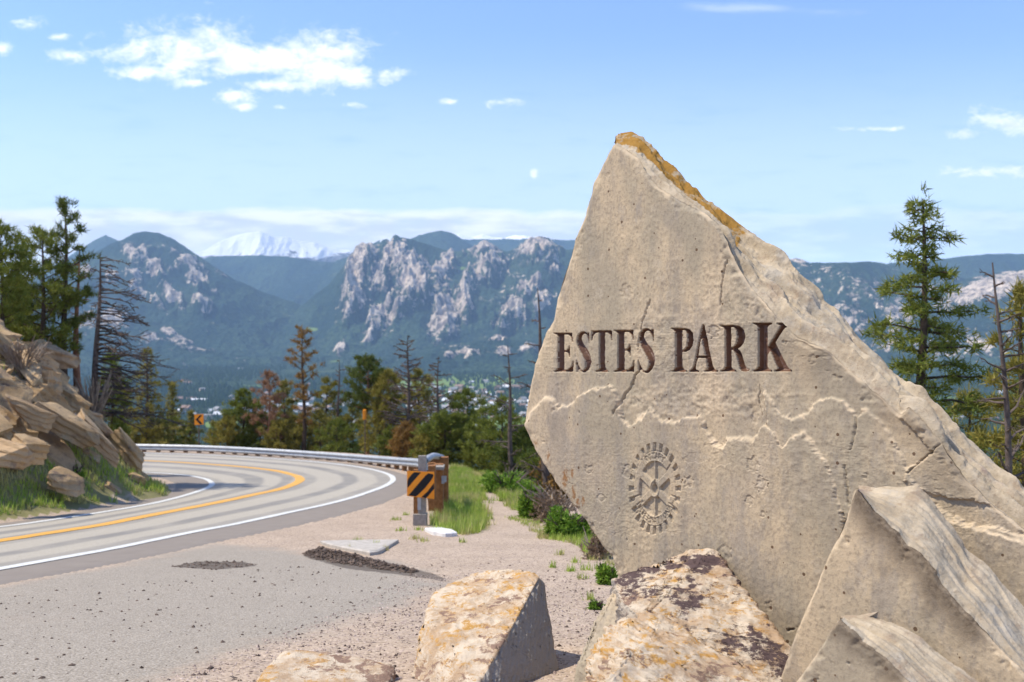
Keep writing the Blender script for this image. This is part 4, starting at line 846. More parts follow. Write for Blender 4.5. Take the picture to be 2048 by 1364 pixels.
# forest of the valley: one mass of small conifers
def cones(X, Y, Z, h, w):
    n = len(X); a = np.arange(5)*2*math.pi/5
    base = np.stack([X[:, None]+w[:, None]*np.cos(a), Y[:, None]+w[:, None]*np.sin(a), np.repeat(Z[:, None]+h[:, None]*.12, 5, 1)], -1)
    top = np.stack([X, Y, Z+h], -1)[:, None]; V = np.concatenate([base, top], 1).reshape(-1, 3); o = np.arange(n)[:, None, None]*6
    F = (np.array([[i, (i+1) % 5, 5] for i in range(5)])[None]+o).reshape(-1, 3); return V, F
def vfor_fn(b, p):
    i = b.island(); return b.mix(i, (.018, .045, .020), (.050, .085, .032))
M_vfor = material('distant_conifers', vfor_fn, .95, .05)
def scatter_forest(n, ya, yb, xa, xb, hs, thr, seed, bias=1.):
    r = np.random.default_rng(seed); Y = ya+(yb-ya)*r.random(n)**bias; ux = r.uniform(xa, xb, n); X = (ux-CX)/FPX*Y
    keep = fbm(X/260, Y/420, 0, 4, 33)+.25*r.uniform(-1, 1, n) < thr
    X, Y = X[keep], Y[keep]; Z = zground(X, Y, False)-.5; h = r.uniform(*hs, len(X)); return X, Y, Z, h
g = Geo()
for a in ((26000, 2300, 4400, -150, 1700, (9, 17), .16, 1, 1.1), (9000, 1300, 2400, -100, 1150, (7, 13), -.02, 2, .9), (15000, 500, 3800, 1500, 2300, (9, 16), .22, 3, 1.0), (1500, 170, 1300, -100, 2300, (7, 12), .3, 4, 1.)):
    X, Y, Z, h = scatter_forest(*a); V, F = cones(X, Y, Z, h, h*rng.uniform(.2, .34, len(h))); g.add(V, F)
tag(g.build('forest', M_vfor), 'dark conifer forest covering the valley floor', 'forest', kind='stuff')
# valley town
M_hw = [simple('pale_wall', (.62,.58,.52), (.72,.68,.62), 2), simple('brown_wall', (.25,.17,.11), (.32,.22,.15), 2), simple('grey_wall', (.4,.39,.37), (.48,.47,.45), 2), simple('tan_wall', (.55,.40,.26), (.62,.47,.32), 2)]
M_hr = [simple('light_roof', (.62,.62,.63), (.72,.72,.73), 2), simple('grey_roof', (.24,.23,.23), (.32,.31,.3), 2), simple('red_roof', (.35,.10,.07), (.42,.14,.1), 2), simple('brown_roof', (.22,.14,.10), (.3,.2,.14), 2)]
M_glass = simple('dark_window', (.03,.04,.05), (.05,.06,.07), 1, .2, .5)
def house(L_, W_, h_, wm, rm, wide=False):
    g = Geo(); a, b_ = L_/2, W_/2; rt = h_+W_*(.32 if not wide else .12)
    g.add([(-a,-b_,-4),(a,-b_,-4),(a,b_,-4),(-a,b_,-4),(-a,-b_,h_),(a,-b_,h_),(a,b_,h_),(-a,b_,h_)], [[0,1,5,4],[1,2,6,5],[2,3,7,6],[3,0,4,7]]); g.add([(-a,-b_,h_),(-a,b_,h_),(-a,0,rt)], [[0,2,1]]); g.add([(a,-b_,h_),(a,b_,h_),(a,0,rt)], [[0,1,2]])
    e = .6; g2 = [(-a-e,-b_-e,h_-.3),(a+e,-b_-e,h_-.3),(a+e,0,rt+.15),(-a-e,0,rt+.15),(a+e,b_+e,h_-.3),(-a-e,b_+e,h_-.3)]
    g.add(g2, [[0,1,2,3],[3,2,4,5]], 1); g.add([(x, y, z-.35) for x, y, z in g2], [[3,2,1,0],[5,4,2,3]], 1)
    for k in range(3):
        x = -a*.65+k*a*.65
        g.add([(x-.7,-b_-.05,1.2),(x+.7,-b_-.05,1.2),(x+.7,-b_-.05,2.4),(x-.7,-b_-.05,2.4)], [[0,1,2,3]], 2)
    return g.build('house', [wm, rm, M_glass])
protos = [house(14,9,3.5,M_hw[0],M_hr[1]), house(12,8,5.5,M_hw[1],M_hr[3]), house(16,10,3.2,M_hw[2],M_hr[0]), house(13,9,5,M_hw[3],M_hr[1]), house(15,9,3.4,M_hw[0],M_hr[3])]
kinds = ['pale walled house with grey roof', 'brown house with brown roof', 'grey house with light roof', 'tan house with grey roof', 'pale walled house with brown roof']
used = [False]*5; r = np.random.default_rng(91); cnt = 0
while cnt < 230:
    if r.random() < .72: x, y = r.normal(930, 110), r.normal(800, 26)
    elif r.random() < .8: x, y = r.uniform(350, 760), r.normal(812, 22)
    else: x, y = r.uniform(1680, 2040), r.uniform(770, 850)
    if not (772 < y < 868) or x < 340: continue
    Y = np.interp(y, [758, 775, 800, 830, 870], [3200, 2950, 2400, 1930, 1520]); X = (x-CX)/FPX*Y; z = float(zground(np.array([X]), np.array([Y]), False)[0])
    k = int(r.integers(0, 5)); o = protos[k] if not used[k] else protos[k].copy()
    if used[k]: C.objects.link(o)
    used[k] = True; o.location = (X, Y, z+.4); o.rotation_euler[2] = r.uniform(-1.3, 1.3); s = r.uniform(1.0, 1.7); o.scale = (s, s, s)
    zn = 'seen left of the tall orange pine' if x < 600 else 'between the tall orange pine and the spreading bare tree' if x < 810 else 'between the spreading bare tree and the carved stone' if x < 1400 else 'seen behind the trees at the right'
    tag(o, kinds[k]+', '+zn, 'house', kinds[k]+'s in the valley '+zn); cnt += 1
for (x, y, L_, W_, h_, wm, rm, lab) in ((395,803,48,22,7,M_hw[1],M_hr[0],'long building with white roof seen right of the chevron sign'),(462,800,24,14,5,M_hw[3],M_hr[3],'tan building with orange brown roof right of the white roofed one'),
        (370,768,26,12,5,M_hw[1],M_hr[2],'red roofed lodge among dark trees above the chevron sign'),(480,741,22,11,5,M_hw[0],M_hr[0],'lone white roofed building in the dark forest band'),(1000,828,60,26,6,M_hw[2],M_hr[0],'long low pale commercial building beside the carved stone edge'),(412,838,22,10,8,M_hw[3],M_hr[1],'tan gabled building standing on the pale meadow')):
    Y = np.interp(y, [735, 758, 775, 800, 830, 870], [3850, 3200, 2950, 2400, 1930, 1520]); X = (x-CX)/FPX*Y; z = float(zground(np.array([X]), np.array([Y]), False)[0])
    o = house(L_, W_, h_, wm, rm, True); o.location = (X, Y, z+.5); o.rotation_euler[2] = r.uniform(-.25, .25); o.name = 'building'; tag(o, lab, 'building')

# ------------------------------------------------------------------ trees
def unit(v): return v/(np.linalg.norm(v, axis=-1)[..., None]+1e-9)
def tufts(g, C_, D, n, L, w, r, spread=1.0, at=None):
    """n narrow leaf triangles from every centre C_, leaning towards D"""
    m = len(C_); Cn = np.repeat(C_, n, 0); Dn = np.repeat(D, n, 0)
    d = unit(r.normal(size=(m*n, 3))*spread+Dn); s = unit(np.cross(d, r.normal(size=(m*n, 3))))
    l = L*r.uniform(.6, 1.25, (m*n, 1)); ww = w*r.uniform(.7, 1.3, (m*n, 1)); o = Cn+r.normal(size=(m*n, 3))*L*.22
    V = np.stack([o-s*ww, o+s*ww, o+d*l], 1).reshape(-1, 3); g.add(V, np.arange(len(V)).reshape(-1, 3))
def make_tree(name, label, cat, x, ytop, d, kind='pine', width=60, leaf=None, bark=None, first=.3, seed=1, dens=1., lean=0., group=None, base=None, needle=1., sideways=None, trunkr=None):
    """x, ytop: where the top shows; width: crown width in image pixels; first: bare share of the trunk"""
    r = np.random.default_rng(seed); X = (x-CX)/FPX*d
    zb = float(zground(np.array([X]), np.array([float(d)]))[0]) if base is None else (CY-base)/FPX*d
    zt = (CY-ytop)/FPX*d; h = zt-zb; Wm = width/FPX*d/2
    root = empty(name, (X, d, zb), label, cat, group)
    n = 16; t = np.linspace(0, 1, n); lx = lean*h
    tr = np.stack([X-lx*(1-t)**1.3*0+lx*(t-1)+.012*h*np.sin(t*5+seed)*(1-t)*t*4, d+.01*h*np.sin(t*4+seed*2), zb-.3+(h+.3)*t], 1)
    rad = (trunkr or (.017*h+.02))*(1-t)**.85+.008
    gt = Geo(); gt.tube(tr, rad, 7); gl = Geo()
    def at(tt): return np.array([np.interp(tt, t, tr[:, k]) for k in range(3)])
    px_ = d/FPX*2                         # metres covered by one pixel of the render
    cs, ds = [], []
    def branch(p0, az, L, up, droop, rb, sub=True):
        m = 6; q = np.linspace(0, 1, m); dirx = np.array([math.cos(az), math.sin(az)])
        wig = r.normal(size=(m, 3))*.035*L*q[:, None]
        P = np.stack([p0[0]+dirx[0]*L*q, p0[1]+dirx[1]*L*q, p0[2]+L*(up*q-droop*q*q)], 1)+wig
        gt.tube(P, np.linspace(rb, max(rb*.25, .3*px_ if kind == 'dead' else .1*px_), m), 4); return P
    if kind in ('pine', 'fir', 'thin'):
        nb = int({'pine': 34, 'fir': 70, 'thin': 26}[kind]*(.8+.5*dens))
        for i in range(nb):
            tt = first+(1-first)*((i+r.random())/nb); tt = min(tt, .985); q = (tt-first)/(1-first)
            prof = {'pine': 1.1*(math.sin(math.pi*min(1, q*.80+.18)))**.6*(1.0-.15*q), 'fir': 1.25*(1-q)**.72*(.5+.5*min(1, q*6+.3))+.06, 'thin': .35+.65*math.sin(math.pi*q)}[kind]
            L = Wm*prof*r.uniform(.6, 1.12)
            if kind == 'fir': L *= r.uniform(.55, 1.15) if r.random() > .16 else 1.4
            az = i*2.4+r.uniform(-.5, .5)
            up = {'pine': r.uniform(.0, .55), 'fir': r.uniform(-.1, .3), 'thin': r.uniform(.1, .7)}[kind]
            P = branch(at(tt), az, L, up, -.15 if kind != 'fir' else .05, .0045*h*(1-.6*q)+.2*px_)
            k = max(4, int(L/(.13+.9*px_)*dens*(2.7 if kind == 'fir' else 2.6 if kind == 'pine' else 1.6)))
            w = r.uniform(.25 if kind == 'fir' else .42, 1., k)
            pts = np.stack([np.interp(w, np.linspace(0, 1, 6), P[:, j]) for j in range(3)], 1)
            side = r.normal(size=(k, 3))*np.array([1, 1, .35])*(.13*L*(.6 if kind == 'fir' else 1)+.06)*(1.15-w[:, None]*.5); pts = pts+side
            cs.append(pts); ds.append(np.tile(np.array([math.cos(az)*.5, math.sin(az)*.5, .7 if kind != 'fir' else .15]), (k, 1)))
        k = 5; cs.append(at(.985)+r.normal(size=(k, 3))*np.array([.05, .05, .08])); ds.append(np.tile([0, 0, 1.], (k, 1)))
        L = (.13+.9*px_)*needle
        tufts(gl, np.concatenate(cs), np.concatenate(ds), 20 if kind != 'fir' else 12, L*(1.25 if kind != 'fir' else 1), .010+.20*px_, r, .75)
    elif kind == 'dead':
        nb = int(26*dens)
        for i in range(nb):
            tt = first+(1-first)*((i+r.random())/nb)*.97; q = (tt-first)/(1-first); L = Wm*(1.15-q)**.7*r.uniform(.45, 1.05)*(1.55 if sideways is not None else 1); az = r.uniform(0, 2*math.pi)
            if sideways is not None: az = r.normal(sideways, .9)
            up = r.uniform(-.1, .5) if sideways is None else r.uniform(-.15, .35); P = branch(at(tt), az, L, up, .35 if sideways is not None else -.1, .006*h*(1-.6*q)+.15*px_)
            for j in range(int(5+L*3)):
                w = r.uniform(.25, .95); p0 = np.array([np.interp(w, np.linspace(0, 1, 6), P[:, c]) for c in range(3)]); P2 = branch(p0, az+r.uniform(-1.1, 1.1), L*(1-w*.6)*r.uniform(.2, .45), r.uniform(-.5, .5), .1, .25*px_)
                if d < 40 and r.random() < .6: branch(P2[3], az+r.uniform(-1.5, 1.5), L*.15, r.uniform(-.4, .6), 0, .2*px_)
    gt.build('trunk', bark or M_bark, root, smooth=True)
    if gl.v: gl.build('crown', leaf or M_needle, root)
    return root
T = make_tree
T('pine_tree', 'dark pine with rounded top, tallest on the rocky bank', 'tree', 130, 402, 29.5, 'pine', 100, M_needle_d, M_bark, .34, 3, .65)
T('pine_tree', 'broad green pine at the left of the tallest pine on the bank', 'tree', 84, 462, 29, 'pine', 165, M_needle, M_bark, .28, 5, .75)
T('pine_tree', 'green pine cut by the left edge of the photo', 'tree', 2, 456, 27, 'pine', 130, M_needle, M_bark, .22, 6, .8)
T('pine_tree', 'low bushy pine behind the bank boulders at far left', 'tree', 40, 560, 30, 'pine', 120, M_needle, M_bark, .1, 7, 1.2)
T('bare_tree', 'reddish bare trunk between the tall pine and the black dead tree', 'tree', 157, 500, 29.8, 'dead', 90, None, M_redbark, .25, 8, .45, trunkr=.15)
T('bare_tree', 'black dead tree with long drooping branches on the bank', 'tree', 200, 505, 28.6, 'dead', 215, None, M_deadwood, .16, 9, 2.6, sideways=.15, lean=.03, trunkr=.13)
T('pine_tree', 'small green pine below the dead tree, behind the bank', 'tree', 225, 712, 34, 'pine', 70, M_needle, M_bark, .05, 10, 1.1)
T('fir_tree', 'pointed olive green fir behind the guardrail at the left', 'tree', 293, 698, 54, 'fir', 118, M_olive, M_bark, .08, 11, .6)
T('fir_tree', 'low olive fir left of the chevron sign', 'tree', 345, 765, 58, 'fir', 80, M_olive, M_bark, .05, 12, .6)
T('fir_tree', 'squat green fir between the pointed fir and the rock bank', 'tree', 250, 770, 56, 'fir', 80, M_needle, M_bark, .05, 13, .6)
T('fir_tree', 'low bushy fir under the chevron sign', 'tree', 382, 822, 60, 'fir', 80, M_olive, M_bark, .02, 14, 1.)
T('fir_tree', 'small dull green fir right of the chevron sign', 'tree', 428, 846, 64, 'fir', 60, M_needle, M_bark, .02, 15, 1.)
T('pine_tree', 'green pine left of the red brown tree', 'tree', 487, 782, 54, 'pine', 90, M_needle, M_bark, .08, 16, 1.1)
T('pine_tree', 'red brown dying pine left of the tall orange pine', 'tree', 538, 745, 53, 'pine', 80, M_red, M_redbark, .3, 17, .4)
T('pine_tree', 'olive pine tucked behind the red brown pine', 'tree', 568, 765, 56, 'pine', 70, M_olive, M_bark, .12, 18, 1.)
T('pine_tree', 'tall thin pine with orange needles behind the guardrail', 'tree', 606, 658, 52, 'thin', 74, M_rusty, M_bark, .30, 19, .8)
T('pine_tree', 'olive pine just right of the tall orange pine', 'tree', 655, 758, 56, 'pine', 90, M_olive, M_bark, .15, 20, .9)
T('bare_tree', 'thin bare snag left of the dark clumped pine', 'tree', 678, 716, 55, 'dead', 60, None, M_deadwood, .3, 21, .8)
T('pine_tree', 'dark clumped pine with bare reddish stem in the middle', 'tree', 735, 716, 48, 'pine', 92, M_needle_d, M_redbark, .46, 22, .9)
T('pine_tree', 'rusty pine leaning right of the dark clumped pine', 'tree', 778, 745, 47, 'pine', 70, M_olive, M_redbark, .42, 23, .9, lean=.10)
T('bare_tree', 'spreading grey bare tree behind the guardrail end', 'tree', 815, 672, 45, 'dead', 130, None, M_deadwood, .3, 24, 2.6)
T('pine_tree', 'loose olive pine behind the spreading bare tree', 'tree', 838, 742, 50, 'pine', 84, M_olive, M_bark, .3, 25, .9)
T('bare_tree', 'straight bare dead pine above the striped marker', 'tree', 877, 712, 42, 'dead', 110, None, M_deadwood, .22, 26, 2.)
T('pine_tree', 'dense green pine right of the straight dead pine', 'tree', 935, 785, 42, 'pine', 120, M_needle, M_bark, .04, 27, .9)
T('pine_tree', 'dark low pine behind the striped marker', 'tree', 890, 830, 41, 'pine', 110, M_needle, M_bark, .02, 28, .9)
T('pine_tree', 'green pine with dead lower boughs left of the carved stone', 'tree', 1003, 800, 38, 'pine', 110, M_needle, M_bark, .06, 29, .8)
T('pine_tree', 'low dark pine between path and carved stone', 'tree', 1050, 860, 34, 'pine', 110, M_needle_d, M_bark, .02, 30, 1.4)
T('pine_tree', 'mid green low pine behind the marker path', 'tree', 968, 850, 40, 'pine', 110, M_needle, M_bark, .02, 38, .8)
T('pine_tree', 'short olive brown pine under the olive pines behind the rail', 'tree', 705, 820, 55, 'pine', 90, M_olive, M_bark, .05, 31, .9)
T('pine_tree', 'orange shrubby pine just behind the rail end', 'tree', 812, 850, 44, 'pine', 70, M_rusty, M_bark, .03, 32, .7)
T('pine_tree', 'short olive pine at the foot of the tall orange pine', 'tree', 590, 835, 54, 'pine', 90, M_olive, M_bark, .03, 33, .9)
T('bare_tree', 'curving grey branch rising beside the carved stone', 'tree', 1075, 575, 24, 'dead', 150, None, M_deadwood, .1, 34, .55, lean=-.05)
T('bare_tree', 'leafless brown tree with fine twigs left of the carved stone', 'tree', 1015, 690, 30, 'dead', 130, None, M_deadwood, .1, 35, .8, lean=-.04)
T('fir_tree', 'large dark green fir rising behind the right shoulder of the carved stone', 'tree', 1842, 398, 14.5, 'fir', 330, M_needle, M_bark, .14, 41, 1.15)
T('bare_tree', 'tall grey dead tree near the right edge', 'tree', 1985, 525, 11.5, 'dead', 290, None, M_deadwood, .1, 42, 1.8, lean=-.06, trunkr=.06)
T('pine_tree', 'sparse green pine at the right edge behind the dead tree', 'tree', 2046, 580, 13, 'pine', 170, M_olive, M_bark, .1, 43, .9)
T('pine_tree', 'olive pine below the large fir near the right edge', 'tree', 1940, 790, 17, 'pine', 150, M_olive, M_bark, .05, 44, 1.)
T('fir_tree', 'dark fir filling the lower right gap behind the stone', 'tree', 2030, 760, 20, 'fir', 150, M_needle_d, M_bark, .02, 45, 1.2)

for i, (x, yt, d, w, lf, lab) in enumerate([(455,838,53,90,M_olive,'low olive scrub pine right of the chevron sign'),(520,828,55,100,M_needle,'low green scrub pine under the red brown pine'),(560,846,52,90,M_olive,'low olive scrub between the red brown and orange pines'),
    (640,832,53,100,M_olive,'low olive scrub pine right of the orange pine trunk'),(675,846,51,90,M_needle,'low green scrub under the thin snag'),(760,836,47,90,M_olive,'low olive scrub under the leaning rusty pine'),(790,862,45,70,M_needle,'small green scrub at the rail before its end'),
    (345,838,56,90,M_needle,'low green scrub under the low olive fir'),(300,846,54,100,M_olive,'low olive scrub at the foot of the pointed fir'),(1080,905,30,90,M_needle,'dark low pine against the left corner of the carved stone'),(860,868,41,80,M_olive,'low olive scrub just behind the striped marker')]):
    T('scrub_pine', lab, 'tree', x, yt, d, 'pine', w, lf, M_bark, .02, 60+i, .5)
# ------------------------------------------------------------------ bushes, grass
def bush(name, label, cat, x, y, d, wpx, hpx, leaf, seed, twigs=14, n=900, L=.06, group=None, zb=None):
    r = np.random.default_rng(seed); X = (x-CX)/FPX*d; zb = float(zground(np.array([X]), np.array([float(d)]))[0]) if zb is None else zb; W_, H_ = wpx/FPX*d/2, hpx/FPX*d
    root = empty(name, (X, d, zb), label, cat, group); gt = Geo()
    for i in range(twigs):
        az = r.uniform(0, 6.28); q = np.linspace(0, 1, 5); l = r.uniform(.5, 1)
        gt.tube(np.stack([X+W_*l*math.cos(az)*q, d+W_*l*math.sin(az)*q, zb-.05+H_*r.uniform(.6, 1)*q**.8], 1)+r.normal(size=(5, 3))*.03*W_, np.linspace(.012, .004, 5)*max(1, d/9), 4)
        for j in range(4 if n < 200 else 1):
            a2 = az+r.uniform(-.8, .8); q0 = r.uniform(.3, .8); p = np.array([X+W_*l*math.cos(az)*q0, d+W_*l*math.sin(az)*q0, zb+H_*.8*q0])
            gt.tube(p+np.linspace(0, 1, 4)[:, None]*np.array([W_*.4*math.cos(a2), W_*.4*math.sin(a2), H_*r.uniform(.1, .5)]), np.linspace(.006, .003, 4)*max(1, d/9), 3)
    gt.build('stem', M_twig if name == 'dry_shrub' else M_deadwood, root)
    if n:
        cl = unit(r.normal(size=(14, 3)))*r.uniform(.5, 1.25, (14, 1)); cl[:, 2] = np.abs(cl[:, 2]); ci = r.integers(0, 14, n)
        p = (unit(r.normal(size=(n, 3)))*.42*r.random((n, 1))**.4+cl[ci]*.62); p[:, 2] = np.abs(p[:, 2])
        Pn = np.array([X, d, zb])+p*np.array([W_, W_, H_])*(.85+.25*r.random((14, 1))[ci]); gl = Geo(); tufts(gl, Pn, p*.8, 7, L, L*.22, r, .8); gl.build('foliage', leaf, root)
    return root
bush('shrub', 'bright green round shrub beside the path, upper of two', 'shrub', 1068, 1022, 19.5, 66, 72, M_bush, 3, n=800, L=.09)
bush('shrub', 'bright green wide shrub nearest the carved stone edge', 'shrub', 1140, 1070, 15.5, 120, 66, M_bush, 4, n=1100, L=.08)
bush('shrub', 'small green weed clump at the foot of the carved stone', 'shrub', 1216, 1172, 9.6, 40, 48, M_bush, 5, n=220, L=.05)
bush('shrub', 'tiny green weed on the gravel near the stone foot', 'shrub', 1192, 1228, 7.9, 30, 18, M_bush, 6, n=90, L=.035)
bush('dry_shrub', 'tangled brown dry shrub behind the green shrubs', 'shrub', 1120, 1040, 19, 150, 85, M_dryleaf, 7, n=300, L=.07, twigs=22)
bush('dry_shrub', 'grey leafless shrub at the top of the rocky bank', 'shrub', 185, 760, 27.5, 85, 110, M_dryleaf, 8, n=220, L=.06, twigs=34)
bush('dry_shrub', 'low grey brush between boulders at the left of the bank', 'shrub', 45, 790, 24.5, 110, 75, M_dryleaf, 9, n=180, L=.05, twigs=30)
bush('dry_shrub', 'brown brush at the foot of the carved stone left edge', 'shrub', 1196, 1105, 12.3, 80, 60, M_dryleaf, 10, n=200, L=.05, twigs=12)
bush('shrub', 'rusty low juniper behind the green shrubs', 'shrub', 1110, 985, 24, 110, 80, M_rusty, 11, n=500, L=.11)
bush('shrub', 'olive low scrub beyond the path bend', 'shrub', 1010, 985, 27, 120, 50, M_bush, 12, n=600, L=.12)
bush('shrub', 'green leafy growth in a crevice on the rocky bank', 'shrub', 150, 800, 23, 40, 30, M_bush, 13, n=200, L=.08)
def blades(g, P, h, w, r):
    n = len(P); az = r.uniform(0, 6.28, n); ln = r.uniform(.1, .5, n)*h; s = np.stack([np.cos(az+1.57), np.sin(az+1.57), 0*az], 1)*w[:, None]
    tip = P+np.stack([np.cos(az)*ln, np.sin(az)*ln, h], 1); V = np.stack([P-s, P+s, tip], 1).reshape(-1, 3); g.add(V, np.arange(len(V)).reshape(-1, 3))
def grass_patch(pts, n, h0, h1, seed, g, ragged=.35, w=.35):
    r = np.random.default_rng(seed); P = G([p[0] for p in pts], [p[1] for p in pts]); lo, hi = P.min(0)-.3, P.max(0)+.3; q = r.uniform(lo, hi, (n*3, 2))
    d, _, _, ins = seg_dist(q[:, 0], q[:, 1], P); s = np.where(ins, d, -d)+ragged*fbm(q[:, 0]*2.5, q[:, 1]*2.5, 0, 3, seed); q = q[s > 0][:n]
    z = zground(q[:, 0], q[:, 1]); hh = r.uniform(h0, h1, len(q))*(.7+.6*(vnoise(q[:, 0]*2, q[:, 1]*2, 0, 5)*.5+.5)); blades(g, np.column_stack([q, z-.01]), hh, (.004+.0005*q[:, 1])*w*2, r)
g = Geo()
grass_patch([(870,1064),(885,1010),(893,950),(905,935),(935,940),(965,985),(982,1058),(935,1070)], 16000, .10, .28, 1, g)
grass_patch([(940,950),(1000,940),(1060,955),(1090,1005),(1085,1028),(1020,1018),(985,985)], 9000, .08, .24, 2, g)
grass_patch([(1060,1062),(1120,1068),(1180,1075),(1225,1120),(1215,1128),(1150,1092),(1090,1078)], 2600, .05, .16, 3, g, .2)
grass_patch([(1020,1036),(1080,1045),(1090,1058),(1040,1052)], 500, .04, .12, 4, g, .2)
r = np.random.default_rng(14)
for x, y, s in [(715,1083,14),(790,1040,9),(800,1062,10),(832,1078,9),(838,1060,10),(845,1082,12),(752,1092,8),(1150,1125,10),(1170,1140,12),(1185,1120,10),(1140,1142,8),(1200,1140,10),(1120,1110,8),(1165,1158,9),(1200,1150,8),(700,1100,7),(770,1100,7),(1105,1135,6),(925,1085,6),(812,1030,8),(1180,1200,7),(1225,1150,12),(1228,1130,14)]:
    d = float(GD(y)); c = px3(x, y, d)[:2]; n = 36; q = c+r.normal(size=(n, 2))*np.array([s, s*1.6])/FPX*d*.6; blades(g, np.column_stack([q, zground(q[:, 0], q[:, 1])-.005]), r.uniform(.03, .11, n), np.full(n, .004+.0003*d), r)
# bank grass
def bank(n, fn, h0, h1, seed):
    r = np.random.default_rng(seed); q = np.column_stack([r.uniform(-17, -8.6, n*3), r.uniform(9, 31, n*3)]); d, _, _, ins = seg_dist(q[:, 0], q[:, 1], HILL); k = ins & fn(q[:, 0], q[:, 1], d); q = q[k][:n]
    blades(g, np.column_stack([q, zground(q[:, 0], q[:, 1])-.02]), r.uniform(h0, h1, len(q)), (.005+.0006*q[:, 1]), r)
bank(19000, lambda X, Y, d: (d < 1.9+.9*fbm(X/1.3, Y/1.3, 0, 3, 5)) & (d > .12+.25*(vnoise(X*2, Y*2, 0, 4)+.3)) & (fbm(X*1.4, Y*1.4, 0, 3, 25) > -.22), .07, .24, 6)
bank(5000, lambda X, Y, d: (fbm(X/1.2, Y/1.2, 0, 3, 15) > .18) & (d > 2), .12, .36, 7)
tag(g.build('grass', M_grass), 'green and yellow grass on the bank, verge and path edges', 'grass', kind='stuff')

# ------------------------------------------------------------------ rocky bank
def block(g, c, L, Wd, Hh, R, seed, cuts=3):
    r = np.random.default_rng(seed); bm = bmesh.new(); p = r.uniform(-1, 1, (15, 3)); p = np.sign(p)*np.abs(p)**.4*.5; p *= (1/(np.abs(p)**4).sum(1)**(1/4.))[:, None]*.5*r.uniform(.85, 1.15, (15, 1))
    for q in p: bm.verts.new(q)
    bmesh.ops.convex_hull(bm, input=bm.verts[:]); bmesh.ops.delete(bm, geom=[v for v in bm.verts if not v.link_faces], context='VERTS')
    bmesh.ops.dissolve_limit(bm, angle_limit=.22, verts=bm.verts[:], edges=bm.edges[:]); bmesh.ops.triangulate(bm, faces=bm.faces[:])
    for it in range(cuts): bmesh.ops.subdivide_edges(bm, edges=[e for e in bm.edges if e.calc_length() > .09], cuts=1); bmesh.ops.triangulate(bm, faces=bm.faces[:])
    V = np.array([v.co[:] for v in bm.verts]); F = np.array([[v.index for v in f.verts] for f in bm.faces]); bm.free()
    V = V*np.array([L, Wd, Hh])*1.15; n = unit(V); m_ = min(L, Wd, Hh); w = V[:, 2]/(.28*m_)+.7*fbm(V[:, 0]*1.5, V[:, 1]*1.5, V[:, 2], 2, seed); st = np.floor(w)+sstep(.3, .7, w % 1)-w
    V = V+n*(.12*m_*fbm(V[:, 0]*1.8+seed, V[:, 1]*1.8, V[:, 2]*1.8, 3, seed)+.07*m_*ridged(V[:, 0]*4+seed, V[:, 1]*4, V[:, 2]*4, 3, seed)+.15*m_*st)[:, None]
    g.add(V@np.asarray(R).T+c, F)
def rot(az, dip, roll):
    ca, sa, cd, sdp, cr, sr = math.cos(az), math.sin(az), math.cos(dip), math.sin(dip), math.cos(roll), math.sin(roll)
    return np.array([[ca, -sa, 0], [sa, ca, 0], [0, 0, 1]]) @ np.array([[cd, 0, sdp], [0, 1, 0], [-sdp, 0, cd]]) @ np.array([[1, 0, 0], [0, cr, -sr], [0, sr, cr]])
g = Geo(); r = np.random.default_rng(5); k = 0
while k < 620:
    X, Y = r.uniform(-16.5, -9.2), r.uniform(17.5, 31.5); d, _, _, ins = seg_dist(np.array([X]), np.array([Y]), HILL); d = float(d[0])
    if not ins[0] or d < .5+.7*r.random() or d > 6.5: continue
    if d < 1.9 and r.random() < .62: continue
    L = (.25+1.15*r.random()**2.2)*(1 if d > 1.5 else .5); z = float(zground(np.array([X]), np.array([Y]))[0])
    block(g, np.array([X, Y, z-.06]), L, L*r.uniform(.6, .95), L*r.uniform(.38, .66), rot(r.normal(.25, .6), r.normal(.55, .22), r.normal(.15, .3)), k); k += 1
g.build('rock_outcrop', M_hill, smooth=False, tags=('tan granite bank of tilted broken ledges beside the inner road edge', 'rock outcrop'))
for i, (x, y, d, L, Wd, Hh, rt, lab) in enumerate([(110,722,27,1.0,.9,.62,(.3,.35,.1),'large rounded boulder at the right of the bank top'),(68,708,27,.85,.8,.5,(.1,-.5,.1),'tilted grey boulder left of the rounded one on the bank top'),(48,745,25.5,1.1,.8,.5,(.4,.5,0),'flat slab boulder below the bank top boulders'),
        (22,905,19.6,.85,.8,.62,(.2,.25,.1),'big dark blocky boulder low on the bank by the left edge'),(60,900,20,.7,.6,.55,(.9,.3,.2),'brown split boulder right of the dark blocky one'),(135,965,21.5,.8,.6,.5,(.3,.3,.1),'angular boulder at the bank foot above the grass'),(50,820,22,1.3,.6,.42,(.2,.5,.1),'long tilted ledge boulder midway up the left side of the bank'),(205,880,24,1.5,.6,.45,(.2,.75,0),'steep tilted slab boulder in the middle of the bank'),(255,905,26,1.2,.7,.5,(.4,.9,0),'upright block at the right end of the bank by the road'),(130,850,23,1.7,.7,.5,(.2,.6,.1),'long pale slab boulder dipping right across the bank')]):
    g = Geo(); s = d/FPX*100; block(g, px3(x, y, d), L*s*.8, Wd*s*.8, Hh*s*.8, rot(*rt), 900+i, 4); g.build('boulder', M_hill, smooth=False, tags=(lab, 'boulder', 'big boulders set in the rocky bank'))

